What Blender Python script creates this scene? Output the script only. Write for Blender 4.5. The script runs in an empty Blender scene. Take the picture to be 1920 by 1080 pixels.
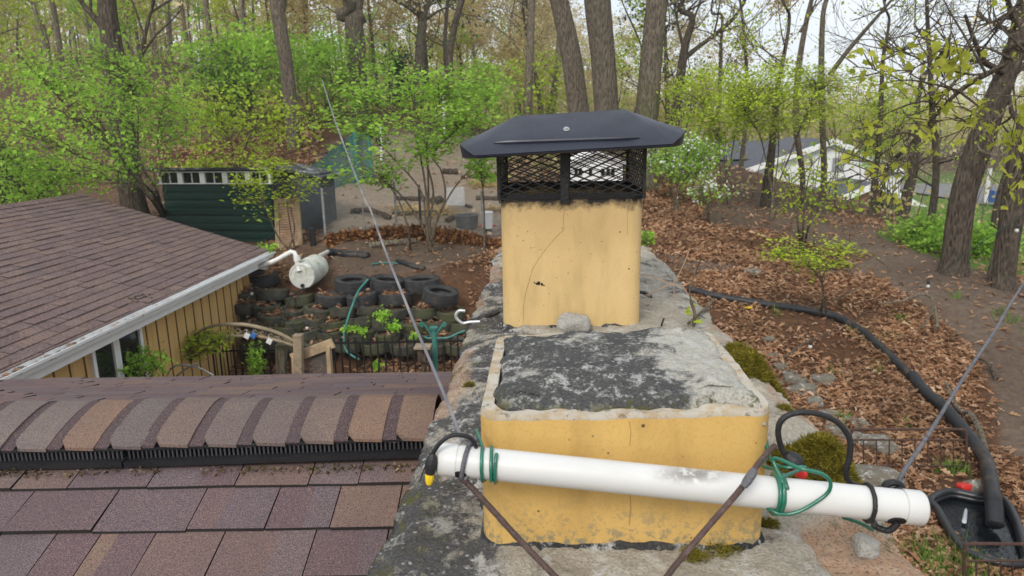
import bpy, bmesh, math, random
import numpy as np
from mathutils import Vector, noise as mnoise

S = bpy.context.scene
COL = S.collection
R_ = math.radians

# ---------------------------------------------------------------- camera
F_PX = 1297.0            # focal length for the 1920 px wide frame
ROLL = R_(1.0); CAMZ = 4.0
_u, _v = 62/F_PX, 305/F_PX
_u1 = _u*math.cos(ROLL)+_v*math.sin(ROLL); _v1 = -_u*math.sin(ROLL)+_v*math.cos(ROLL)
PITCH = math.atan(_v1); YAW = math.atan(_u1*math.cos(PITCH))
FWD = np.array([-math.sin(YAW)*math.cos(PITCH), math.cos(YAW)*math.cos(PITCH), -math.sin(PITCH)])
R0 = np.array([math.cos(YAW), math.sin(YAW), 0.0]); F0 = np.array([-math.sin(YAW), math.cos(YAW), 0.0])
U0 = np.cross(R0, FWD)
RGT = R0*math.cos(ROLL)-U0*math.sin(ROLL); UPV = R0*math.sin(ROLL)+U0*math.cos(ROLL)
CAM = np.array([0.0, 0.0, CAMZ])
cd = bpy.data.cameras.new('camera'); cam = bpy.data.objects.new('camera', cd); COL.objects.link(cam)
cd.sensor_width = 36.0; cd.lens = 36.0*F_PX/1920; cd.clip_start = 0.05; cd.clip_end = 1500
from mathutils import Matrix
_m = Matrix.Identity(4)
for i in range(3):
    _m[i][0] = RGT[i]; _m[i][1] = UPV[i]; _m[i][2] = -FWD[i]; _m[i][3] = CAM[i]
cam.matrix_world = _m
cd.dof.use_dof = True; cd.dof.focus_distance = 1.7; cd.dof.aperture_fstop = 9.0
S.camera = cam

# ---------------------------------------------------------------- light
SUN_EL, SUN_AZ = R_(40), R_(200)      # azimuth clockwise from +Y: behind the camera, a little to the left
w = bpy.data.worlds.new('World'); S.world = w; w.use_nodes = True
nt = w.node_tree; nt.nodes.clear()
sky = nt.nodes.new('ShaderNodeTexSky'); sky.sky_type = 'NISHITA'; sky.sun_disc = False
sky.sun_elevation = SUN_EL; sky.sun_rotation = SUN_AZ
sky.air_density = 1.0; sky.dust_density = 2.0; sky.ozone_density = 1.0
bg = nt.nodes.new('ShaderNodeBackground'); bg.inputs[1].default_value = 0.12
wo = nt.nodes.new('ShaderNodeOutputWorld')
# thin bright cloud sheet over the blue
tcw = nt.nodes.new('ShaderNodeTexCoord'); nzw = nt.nodes.new('ShaderNodeTexNoise'); nzw.inputs['Scale'].default_value = 2.2; nzw.inputs['Detail'].default_value = 5
rpw = nt.nodes.new('ShaderNodeValToRGB'); rpw.color_ramp.elements[0].position = .3; rpw.color_ramp.elements[0].color = (.62, .62, .62, 1)
rpw.color_ramp.elements[1].position = .62; rpw.color_ramp.elements[1].color = (.95, .95, .95, 1)
mxw = nt.nodes.new('ShaderNodeMix'); mxw.data_type = 'RGBA'; mxw.inputs[7].default_value = (6.3, 6.6, 6.9, 1)
nt.links.new(tcw.outputs['Generated'], nzw.inputs['Vector']); nt.links.new(nzw.outputs[0], rpw.inputs[0]); nt.links.new(rpw.outputs[0], mxw.inputs[0])
nt.links.new(sky.outputs[0], mxw.inputs[6])
nt.links.new(mxw.outputs[2], bg.inputs[0]); nt.links.new(bg.outputs[0], wo.inputs[0])
sl = bpy.data.lights.new('sun', 'SUN'); sl.energy = 1.5; sl.angle = R_(18); sl.color = (1.0, 0.96, 0.9)
so = bpy.data.objects.new('sun', sl); COL.objects.link(so)
_sd = Vector((math.sin(SUN_AZ)*math.cos(SUN_EL), math.cos(SUN_AZ)*math.cos(SUN_EL), math.sin(SUN_EL)))
so.rotation_euler = _sd.to_track_quat('Z', 'Y').to_euler(); so.location = (0, -5, 30)
S.view_settings.view_transform = 'Standard'; S.view_settings.look = 'None'
S.view_settings.exposure = 0.50; S.view_settings.gamma = 1.0
S.cycles.max_bounces = 6; S.cycles.diffuse_bounces = 3; S.cycles.transmission_bounces = 4
S.cycles.transparent_max_bounces = 10; S.cycles.use_denoising = True

# ---------------------------------------------------------------- photo geometry helpers
def ray(px, py): return FWD+RGT*((px-960)/F_PX)+UPV*((540-py)/F_PX)
def P(px, py, D=None, z=None, y=None):
    d = ray(px, py)
    t = D/(d@F0) if D is not None else ((z-CAMZ)/d[2] if z is not None else y/d[1])
    return CAM+d*t
def proj(p):
    q = np.atleast_2d(p)-CAM
    zc = q@FWD; zs = np.where(zc > 0.05, zc, 0.05)
    return 960+F_PX*(q@RGT)/zs, 540-F_PX*(q@UPV)/zs, zc
def inpoly(x, y, poly):
    ins = np.zeros(len(x), bool); j = len(poly)-1
    for i in range(len(poly)):
        xi, yi = poly[i]; xj, yj = poly[j]
        c = ((yi > y) != (yj > y))
        with np.errstate(divide='ignore', invalid='ignore'):
            ins ^= c & (x < (xj-xi)*(y-yi)/((yj-yi) if yj != yi else 1e-9)+xi)
        j = i
    return ins
def mpp(D, px=960, py=400):          # metres for one photo pixel at horizontal distance D
    return D/(ray(px, py)@F0)/F_PX

# ---------------------------------------------------------------- noise (numpy value noise)
_tab = np.random.RandomState(7).rand(256, 256)
def vnoise(x, y):
    x = np.asarray(x, float); y = np.asarray(y, float)
    xi = np.floor(x).astype(int); yi = np.floor(y).astype(int); fx = x-xi; fy = y-yi
    fx = fx*fx*(3-2*fx); fy = fy*fy*(3-2*fy)
    a = _tab[xi % 256, yi % 256]; b = _tab[(xi+1) % 256, yi % 256]
    c = _tab[xi % 256, (yi+1) % 256]; d = _tab[(xi+1) % 256, (yi+1) % 256]
    return (a*(1-fx)+b*fx)*(1-fy)+(c*(1-fx)+d*fx)*fy
def fbm(x, y, o=4):
    s = 0; a = .5; t = 0
    for k in range(o):
        s = s+a*vnoise(x*2**k+k*17.3, y*2**k+k*9.1); t += a; a *= .5
    return s/t

# ---------------------------------------------------------------- object helpers
def tag(o, label=None, cat=None, group=None, kind=None):
    if label: o['label'] = label
    if cat: o['category'] = cat
    if group: o['group'] = group
    if kind: o['kind'] = kind
    return o
def empty(name, loc, label, cat, group=None):
    o = bpy.data.objects.new(name, None); COL.objects.link(o); o.location = tuple(loc); o.empty_display_size = .1
    return tag(o, label, cat, group)
def link_mesh(name, me, mats, parent=None, loc=None):
    for m in (mats if isinstance(mats, (list, tuple)) else [mats]): me.materials.append(m)
    o = bpy.data.objects.new(name, me); COL.objects.link(o)
    if parent is not None: o.parent = parent
    if loc is not None: o.location = tuple(loc)
    return o
def np_mesh(name, co, loops, starts, totals, mi=None, smooth=False):
    me = bpy.data.meshes.new(name)
    me.vertices.add(len(co)); me.vertices.foreach_set('co', np.ascontiguousarray(co, np.float32).ravel())
    me.loops.add(len(loops)); me.loops.foreach_set('vertex_index', np.ascontiguousarray(loops, np.int32))
    me.polygons.add(len(starts)); me.polygons.foreach_set('loop_start', np.ascontiguousarray(starts, np.int32))
    try: me.polygons.foreach_set('loop_total', np.ascontiguousarray(totals, np.int32))
    except Exception: pass
    if mi is not None: me.polygons.foreach_set('material_index', np.ascontiguousarray(mi, np.int32))
    me.polygons.foreach_set('use_smooth', np.full(len(starts), smooth, bool))
    me.update(calc_edges=True); me.validate()
    return me
def catmull(pts, n=8, closed=False):
    p = np.array(pts, float)
    if closed: q = np.vstack([p[-1], p, p[0], p[1]])
    else: q = np.vstack([2*p[0]-p[1], p, 2*p[-1]-p[-2]])
    out = []
    for i in range(1, len(q)-2):
        t = np.linspace(0, 1, n, endpoint=False)[:, None]
        a, b, c, d = q[i-1], q[i], q[i+1], q[i+2]
        out.append(.5*((2*b)+(-a+c)*t+(2*a-5*b+4*c-d)*t*t+(-a+3*b-3*c+d)*t**3))
    out = np.vstack(out)
    return out if closed else np.vstack([out, p[-1]])
def rotz(a):
    c, s = math.cos(a), math.sin(a); return np.array([[c, -s, 0], [s, c, 0], [0, 0, 1.]])
def rotx(a):
    c, s = math.cos(a), math.sin(a); return np.array([[1., 0, 0], [0, c, -s], [0, s, c]])
def roty(a):
    c, s = math.cos(a), math.sin(a); return np.array([[c, 0, s], [0, 1., 0], [-s, 0, c]])

class MB:
    def __init__(s): s.v = []; s.f = []; s.m = []
    def add(s, v, f, m=0):
        o = len(s.v); s.v += [tuple(map(float, p)) for p in v]
        s.f += [tuple(i+o for i in q) for q in f]; s.m += [m]*len(f); return s
    def box(s, c, d, R=None, m=0):
        h = np.array(d)/2; v = np.array([[x, y, z] for x in (-1, 1) for y in (-1, 1) for z in (-1, 1)])*h
        if R is not None: v = v@R.T
        return s.add(v+np.array(c), [(0, 1, 3, 2), (4, 6, 7, 5), (0, 4, 5, 1), (2, 3, 7, 6), (0, 2, 6, 4), (1, 5, 7, 3)], m)
    def bar(s, a, b, wd, ht, m=0, up=(0, 0, 1)):
        a = np.array(a, float); b = np.array(b, float); t = b-a; L = np.linalg.norm(t); t = t/L
        x = np.cross(t, up); n = np.linalg.norm(x)
        x = np.array([1., 0, 0]) if n < 1e-4 else x/n
        zz = np.cross(x, t); Rm = np.stack([x, t, zz], 1)
        return s.box((a+b)/2, (wd, L, ht), Rm, m)
    def tube(s, path, r, n=8, m=0, cap=True, closed=False):
        p = np.array(path, float); N = len(p)
        r = np.full(N, r, float) if np.isscalar(r) else np.array(r, float)
        t = np.gradient(p, axis=0) if not closed else np.roll(p, -1, 0)-np.roll(p, 1, 0)
        t /= np.maximum(np.linalg.norm(t, axis=1), 1e-9)[:, None]
        ref = np.eye(3)[np.argmin(np.abs(t[0]))]
        nn = np.cross(t[0], ref); nn /= np.linalg.norm(nn)
        a = np.linspace(0, 2*math.pi, n, endpoint=False); ca, sa = np.cos(a)[:, None], np.sin(a)[:, None]
        v = []
        for i in range(N):
            nn = nn-t[i]*(nn@t[i]); L = np.linalg.norm(nn)
            if L < 1e-6: nn = np.cross(t[i], np.eye(3)[np.argmin(np.abs(t[i]))]); L = np.linalg.norm(nn)
            nn = nn/L; bb = np.cross(t[i], nn); v.append(p[i]+r[i]*(ca*nn+sa*bb))
        v = np.vstack(v); f = []
        for i in range(N if closed else N-1):
            j = (i+1) % N
            for k in range(n): f.append((i*n+k, i*n+(k+1) % n, j*n+(k+1) % n, j*n+k))
        if cap and not closed: f += [tuple(range(n-1, -1, -1)), tuple((N-1)*n+k for k in range(n))]
        return s.add(v, f, m)
    def loft(s, loops, m=0, close=True, cap0=False, cap1=False):
        n = len(loops[0]); f = []
        for i in range(len(loops)-1):
            for k in range(n if close else n-1): f.append((i*n+k, i*n+(k+1) % n, (i+1)*n+(k+1) % n, (i+1)*n+k))
        if cap0: f.append(tuple(range(n-1, -1, -1)))
        if cap1: f.append(tuple((len(loops)-1)*n+k for k in range(n)))
        return s.add(np.vstack(loops), f, m)
    def lathe(s, prof, n=24, c=(0, 0, 0), R=None, m=0, cap0=False, cap1=False):
        a = np.linspace(0, 2*math.pi, n, endpoint=False); L = []
        for r, z in prof:
            q = np.stack([r*np.cos(a), r*np.sin(a), np.full(n, z)], 1)
            if R is not None: q = q@R.T
            L.append(q+np.array(c))
        return s.loft(L, m, True, cap0, cap1)
    def build(s, name, mats, parent=None, smooth=False, bevel=0, origin=None, angle=40):
        v = np.array(s.v)
        if parent is not None: org = np.array(parent.location); 
        elif origin is not None: org = np.array(origin, float)
        else: org = np.array([(v[:, 0].min()+v[:, 0].max())/2, (v[:, 1].min()+v[:, 1].max())/2, v[:, 2].min()])
        if parent is not None and parent.parent is not None: org = org+np.array(parent.parent.location)
        me = bpy.data.meshes.new(name); me.from_pydata([tuple(p) for p in v-org], [], s.f)
        me.polygons.foreach_set('material_index', np.array(s.m, np.int32))
        if smooth:
            me.polygons.foreach_set('use_smooth', np.ones(len(s.f), bool))
            if smooth != 'full':
                try: me.set_sharp_from_angle(angle=R_(angle))
                except Exception: pass
        me.update()
        o = link_mesh(name, me, mats, parent, None if parent is not None else org)
        if bevel:
            b = o.modifiers.new('bevel', 'BEVEL'); b.width = bevel; b.segments = 2; b.limit_method = 'ANGLE'; b.angle_limit = R_(35)
        return o

# fast tubes for trees: lists of (path Nx3, radii N)
def tubes_np(tubes, n=5):
    V = []; Lp = []; off = 0
    a = np.linspace(0, 2*math.pi, n, endpoint=False); ca, sa = np.cos(a)[None, :, None], np.sin(a)[None, :, None]
    k = np.arange(n); k1 = (k+1) % n
    for p, r in tubes:
        p = np.asarray(p); r = np.asarray(r); N = len(p)
        t = np.gradient(p, axis=0); m = p[-1]-p[0]
        ref = np.eye(3)[np.argmin(np.abs(m))]
        nn = np.cross(t, ref); nn /= np.maximum(np.linalg.norm(nn, axis=1), 1e-9)[:, None]
        bb = np.cross(t, nn); bb /= np.maximum(np.linalg.norm(bb, axis=1), 1e-9)[:, None]
        V.append((p[:, None]+r[:, None, None]*(ca*nn[:, None]+sa*bb[:, None])).reshape(-1, 3))
        i = np.arange(N-1)[:, None]*n+off
        Lp.append(np.stack([i+k, i+k1, i+n+k1, i+n+k], -1).reshape(-1)); off += N*n
    V = np.vstack(V); Lp = np.concatenate(Lp); nf = len(Lp)//4
    return V, Lp, np.arange(nf)*4, np.full(nf, 4)

# leaf templates: (verts, faces)
LEAF4 = (np.array([[0, 0, 0], [-.34, .45, .06], [0, 1, -.08], [.34, .45, .06]]), [(0, 3, 2, 1)])
_h = [(.10, .14), (.05, .25), (.22, .42), (.09, .52), (.25, .72), (.11, .80)]
OAK = (np.array([[0, 0, 0], [0, 1, -.12]]+[[x, y, .10*x/.25+.02] for x, y in _h]+[[-x, y, .10*x/.25+.02] for x, y in _h]),
       [(0, 2, 3, 4, 5, 6, 7, 1), (1, 13, 12, 11, 10, 9, 8, 0)])
_m5 = [(0, 0), (.28, -.02), (.22, .16), (.52, .42), (.27, .44), (.24, .62), (0, 1.0)]
MAPLE = (np.array([[x, y, .12*abs(x)-.1*y*y] for x, y in _m5]+[[-x, y, .12*abs(x)-.1*y*y] for x, y in _m5[1:-1]]),
         [(0, 1, 2, 3, 4, 5, 6), (6, 11, 10, 9, 8, 7, 0)])
BLADE = (np.array([[-.04, 0, 0], [.04, 0, 0], [.03, .6, .08], [0, 1, .25], [-.03, .6, .08]]), [(0, 1, 2, 3, 4)])
def scatter(name, pts, size, tmpl, rng, up=.5, sizevar=.65, nrm=None, droop=0.0, mi=None):
    """one mesh of many leaves; up = how far leaf normals lean to +Z"""
    pts = np.asarray(pts, float); N = len(pts)
    n = rng.normal(size=(N, 3)); n /= np.linalg.norm(n, axis=1)[:, None]
    n = n*(1-up)+np.array([0, 0, 1.])*up if nrm is None else n*(1-up)+nrm*up
    n /= np.linalg.norm(n, axis=1)[:, None]
    d = rng.normal(size=(N, 3)); d[:, 2] -= droop; d -= n*(d*n).sum(1)[:, None]; d /= np.linalg.norm(d, axis=1)[:, None]
    x = np.cross(d, n); sc = size*(1+sizevar*(rng.rand(N)-.5)*2)
    tv, tf = tmpl; K = len(tv)
    co = pts[:, None]+sc[:, None, None]*(tv[None, :, 0:1]*x[:, None]+tv[None, :, 1:2]*d[:, None]+tv[None, :, 2:3]*n[:, None])
    fl = np.concatenate([np.array(f) for f in tf]); tot = np.array([len(f) for f in tf])
    loops = (np.arange(N)[:, None]*K+fl[None]).ravel(); totals = np.tile(tot, N)
    starts = np.concatenate([[0], np.cumsum(totals)[:-1]])
    return np_mesh(name, co.reshape(-1, 3), loops, starts, totals)

# ---------------------------------------------------------------- materials
class NT:
    def __init__(s, name):
        s.mat = bpy.data.materials.new(name); s.mat.use_nodes = True; s.t = s.mat.node_tree; s.t.nodes.clear()
        s.out = s.n('ShaderNodeOutputMaterial'); s.b = s.n('ShaderNodeBsdfPrincipled')
        s.l(s.b.outputs[0], s.out.inputs[0]); s._tc = None
    def n(s, t, **k):
        x = s.t.nodes.new(t)
        for a, b in k.items(): setattr(x, a, b)
        return x
    def l(s, a, b): s.t.links.new(a, b)
    def tc(s, k='Object'):
        if s._tc is None: s._tc = s.n('ShaderNodeTexCoord')
        return s._tc.outputs[k]
    def pos(s): return s.n('ShaderNodeNewGeometry').outputs['Position']
    def isl(s): return s.n('ShaderNodeNewGeometry').outputs['Random Per Island']
    def orand(s): return s.n('ShaderNodeObjectInfo').outputs['Random']
    def map(s, src, sc=(1, 1, 1), loc=(0, 0, 0), rot=(0, 0, 0)):
        m = s.n('ShaderNodeMapping'); s.l(src, m.inputs[0]); m.inputs['Scale'].default_value = sc
        m.inputs['Location'].default_value = loc; m.inputs['Rotation'].default_value = rot; return m.outputs[0]
    def noise(s, src, scale, det=4, rough=.55, dist=0):
        x = s.n('ShaderNodeTexNoise'); s.l(src, x.inputs['Vector']); x.inputs['Scale'].default_value = scale
        x.inputs['Detail'].default_value = det; x.inputs['Roughness'].default_value = rough; x.inputs['Distortion'].default_value = dist
        return x.outputs[0]
    def vor(s, src, scale, out='Distance', feature='F1'):
        x = s.n('ShaderNodeTexVoronoi'); x.feature = feature; s.l(src, x.inputs['Vector']); x.inputs['Scale'].default_value = scale
        return x.outputs[out]
    def ramp(s, src, stops, interp='LINEAR'):
        x = s.n('ShaderNodeValToRGB'); x.color_ramp.interpolation = interp; s.l(src, x.inputs[0]); e = x.color_ramp.elements
        while len(e) < len(stops): e.new(.5)
        for k, (p, c) in enumerate(stops):
            e[k].position = p; e[k].color = (c, c, c, 1) if np.isscalar(c) else (*c, 1)
        return x.outputs[0]
    def mix(s, f, a, b, mode='MIX'):
        x = s.n('ShaderNodeMix'); x.data_type = 'RGBA'; x.blend_type = mode; x.clamp_factor = True
        for v, k in ((f, 0), (a, 6), (b, 7)):
            if hasattr(v, 'links'): s.l(v, x.inputs[k])
            elif k == 0: x.inputs[0].default_value = v
            else: x.inputs[k].default_value = (*v, 1) if not np.isscalar(v) else (v, v, v, 1)
        return x.outputs[2]
    def math(s, op, a, b=0, clamp=False):
        x = s.n('ShaderNodeMath'); x.operation = op; x.use_clamp = clamp
        for v, k in ((a, 0), (b, 1)):
            if hasattr(v, 'links'): s.l(v, x.inputs[k])
            else: x.inputs[k].default_value = v
        return x.outputs[0]
    def sep(s, src):
        x = s.n('ShaderNodeSeparateXYZ'); s.l(src, x.inputs[0]); return x.outputs
    def attr(s, name):
        x = s.n('ShaderNodeAttribute'); x.attribute_name = name; return x.outputs['Fac']
    def bump(s, h, strength=.5, dist=.01, prev=None):
        x = s.n('ShaderNodeBump'); s.l(h, x.inputs['Height']); x.inputs['Strength'].default_value = strength
        x.inputs['Distance'].default_value = dist
        if prev is not None: s.l(prev, x.inputs['Normal'])
        s.l(x.outputs[0], s.b.inputs['Normal']); return x.outputs[0]
    def fin(s, col, rough=.7, metal=0, spec=.4):
        if hasattr(col, 'links'): s.l(col, s.b.inputs['Base Color'])
        else: s.b.inputs['Base Color'].default_value = (*col, 1)
        if hasattr(rough, 'links'): s.l(rough, s.b.inputs['Roughness'])
        else: s.b.inputs['Roughness'].default_value = rough
        s.b.inputs['Metallic'].default_value = metal; s.b.inputs['Specular IOR Level'].default_value = spec
        return s.mat
def plain(name, col, rough=.6, metal=0, var=.25, scale=6, bump=.1, bscale=60, spec=.4, dirt=None):
    t = NT(name); c = t.mix(t.ramp(t.noise(t.tc(), scale), [(.3, 0.), (.7, 1.)]), tuple(x*(1-var) for x in col), tuple(min(1, x*(1+var)) for x in col))
    if dirt: c = t.mix(t.ramp(t.noise(t.tc(), dirt[1], 6, .65), [(.5, 0.), (.68, 1.)]), c, dirt[0])
    t.bump(t.noise(t.tc(), bscale, 3), bump, .01)
    return t.fin(c, rough, metal, spec)
def leafmat(name, cols, trans=.48, rough=.55, clump=.6):
    t = NT(name); n = len(cols)
    c = t.ramp(t.isl(), [(k/(n-1), x) for k, x in enumerate(cols)])
    k = t.ramp(t.noise(t.pos(), clump, 2), [(.3, .72), (.7, 1.25)])
    c = t.mix(1.0, c, k, 'MULTIPLY')
    t.fin(c, rough, 0, .08)
    tr = t.n('ShaderNodeBsdfTranslucent'); t.l(c, tr.inputs[0]); mx = t.n('ShaderNodeMixShader'); mx.inputs[0].default_value = trans
    t.l(t.b.outputs[0], mx.inputs[1]); t.l(tr.outputs[0], mx.inputs[2]); t.l(mx.outputs[0], t.out.inputs[0])
    return t.mat
M = {}
M['leaf_green'] = leafmat('fresh_green_leaf', [(.24, .45, .05), (.34, .58, .07), (.47, .68, .12)])
M['leaf_lime'] = leafmat('yellow_green_leaf', [(.34, .48, .035), (.46, .60, .05), (.58, .66, .09)])
M['leaf_tan'] = leafmat('tan_bud', [(.46, .36, .17), (.64, .52, .26), (.76, .65, .35)])
M['leaf_dark'] = leafmat('evergreen_leaf', [(.035, .075, .03), (.06, .12, .045), (.10, .17, .06)], .25)
M['leaf_maple'] = leafmat('maple_leaf', [(.46, .52, .06), (.56, .60, .08), (.66, .66, .13)], .55)
M['leaf_far'] = leafmat('far_woods_leaf', [(.58, .46, .22), (.66, .58, .24), (.52, .60, .16), (.76, .64, .34)], .45, clump=.12)
M['blossom'] = leafmat('white_blossom', [(.65, .67, .62), (.8, .8, .78)], .2)
M['litter'] = leafmat('dead_oak_leaf', [(.15, .075, .042), (.33, .175, .095), (.46, .28, .16), (.36, .20, .11), (.60, .42, .28)], .15, .65, clump=1.1)
M['debris'] = leafmat('roof_debris', [(.03, .028, .012), (.07, .06, .025), (.12, .08, .045), (.30, .22, .14)], .1, .8)
M['hedge_leaf'] = leafmat('rust_leaf', [(.10, .04, .018), (.22, .10, .045), (.36, .18, .07)], .1, .65)
M['grassblade'] = leafmat('grass_blade', [(.10, .20, .03), (.16, .30, .05), (.22, .36, .07)], .3)
M['moss'] = leafmat('moss', [(.08, .075, .012), (.19, .16, .022), (.33, .28, .045)], .25, .8, clump=30)
M['straw'] = leafmat('straw', [(.42, .28, .10), (.55, .38, .15), (.6, .46, .22)], .1)
M['moss_base'] = plain('moss_heart', (.045, .04, .01), .95)
def bark(name, c1, c2, moss=None):
    t = NT(name); v = t.map(t.tc(), (1, 1, .16)); n = t.noise(v, 22, 6, .65, .6); b = t.vor(t.map(t.tc(), (1, 1, .22)), 26)
    k = t.mix(t.ramp(n, [(.32, 0.), (.68, 1.)]), c1, c2); k = t.mix(t.ramp(b, [(.0, .85), (.55, 0.)]), k, tuple(x*.35 for x in c1))
    k = t.mix(t.math('MULTIPLY', t.orand(), .5), k, (.085, .072, .05))
    if moss: k = t.mix(t.ramp(t.noise(t.tc(), 2.2, 4), [(.48, 0.), (.66, .8)]), k, moss)
    t.bump(t.math('ADD', n, b), 1.0, .06); return t.fin(k, .88, 0, .2)
M['bark'] = bark('grey_brown_bark', (.125, .10, .075), (.29, .235, .175))
M['bark_dark'] = bark('dark_bark', (.075, .057, .043), (.18, .14, .105))
M['bark_pale'] = bark('pale_bark', (.22, .18, .13), (.42, .35, .26))
M['bark_moss'] = bark('mossy_bark', (.11, .09, .068), (.27, .225, .165), (.13, .14, .06))
M['twig'] = bark('twig_bark', (.15, .115, .08), (.28, .22, .155))
# ground
t = NT('soil')
n1 = t.noise(t.pos(), .7, 6, .6); n2 = t.noise(t.pos(), 9, 8, .7); n3 = t.noise(t.pos(), 60, 4, .6)
soil = t.mix(t.ramp(n1, [(.3, 0.), (.7, 1.)]), (.115, .078, .058), (.235, .172, .13)); soil = t.mix(t.ramp(n2, [(.35, .75), (.65, 0.)]), soil, (.075, .05, .036))
soil = t.mix(t.ramp(n3, [(.56, 0.), (.7, .7)]), soil, (.30, .23, .17))
lf = t.mix(t.ramp(n2, [(.3, 0.), (.7, 1.)]), (.055, .027, .015), (.19, .095, .05))
k = t.mix(t.math('MULTIPLY', t.attr('leafy'), t.ramp(n2, [(.25, .4), (.5, 1.)])), soil, lf)
gr = t.mix(t.ramp(n2, [(.3, 0.), (.7, 1.)]), (.06, .12, .022), (.17, .28, .055))
k = t.mix(t.math('MULTIPLY', t.attr('pale'), .8), k, t.mix(t.ramp(n2, [(.3, 0.), (.7, 1.)]), (.25, .195, .145), (.40, .325, .25)))
k = t.mix(t.attr('grassy'), k, gr)
t.bump(t.math('ADD', n2, t.math('MULTIPLY', n3, .4)), .9, .06); M['soil'] = t.fin(k, .95, 0, .15)
# mortar crown
def mortar(name, light, dark, amt=(.44, .56), brickattr=False, sc=1.0):
    t = NT(name); p = t.tc()
    a = t.noise(p, 5.5*sc, 7, .68, .4); b = t.noise(p, 34*sc, 6, .7); c = t.noise(p, 190*sc, 3, .6)
    m = t.math('ADD', t.math('MULTIPLY', a, .68), t.math('MULTIPLY', b, .32))
    d = t.ramp(m, [(amt[0], 0.), (amt[1], 1.)])
    col = t.mix(t.ramp(b, [(.3, 0.), (.75, 1.)]), tuple(x*.68 for x in light), light)
    col = t.mix(t.ramp(c, [(.35, .6), (.6, 0.)]), col, tuple(x*.42 for x in light))
    dk = t.mix(t.ramp(c, [(.4, 0.), (.7, 1.)]), dark, tuple(x*2.1 for x in dark))
    if brickattr: d = t.ramp(t.math('ADD', m, t.math('MULTIPLY', t.attr('lichen'), .16)), [(.545, 0.), (.61, 1.)])
    col = t.mix(t.math('MULTIPLY', d, .92), col, dk)
    wh = t.ramp(t.noise(p, 17*sc, 8, .8), [(.53, 0.), (.60, .85)]); col = t.mix(wh, col, (.50, .49, .46))
    sk = t.ramp(t.vor(p, 55*sc), [(.16, .7), (.24, 0.)]); col = t.mix(t.math('MULTIPLY', sk, t.ramp(a, [(.45, 0.), (.55, 1.)])), col, (.42, .42, .40))
    if brickattr:
        bk = t.mix(t.ramp(b, [(.35, 0.), (.65, 1.)]), (.40, .24, .15), (.47, .34, .24)); bk = t.mix(t.ramp(c, [(.35, .7), (.5, 0.)]), bk, (.09, .07, .06))
        col = t.mix(t.attr('brick'), col, bk)
        ms = t.math('MULTIPLY', t.attr('mossy'), t.ramp(b, [(.5, 0.), (.6, 1.)])); col = t.mix(ms, col, (.085, .08, .02))
    h = t.math('ADD', t.math('MULTIPLY', b, 1.0), t.math('MULTIPLY', c, .45))
    t.bump(h, .85, .012); return t.fin(col, .93, 0, .2)
M['crown'] = mortar('weathered_mortar', (.52, .47, .385), (.04, .04, .043), (.475, .535), True)
M['pale_stone'] = mortar('pale_stone', (.55, .53, .48), (.2, .19, .17), (.6, .75))
M['plug'] = mortar('lichen_mortar', (.62, .59, .51), (.036, .037, .038), (.485, .535), True, 1.25)
M['collar'] = mortar('dark_sealant', (.12, .115, .105), (.025, .025, .026), (.4, .5))
M['stone'] = mortar('grey_stone', (.24, .215, .17), (.09, .08, .065), (.5, .7), False, .6)
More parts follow.
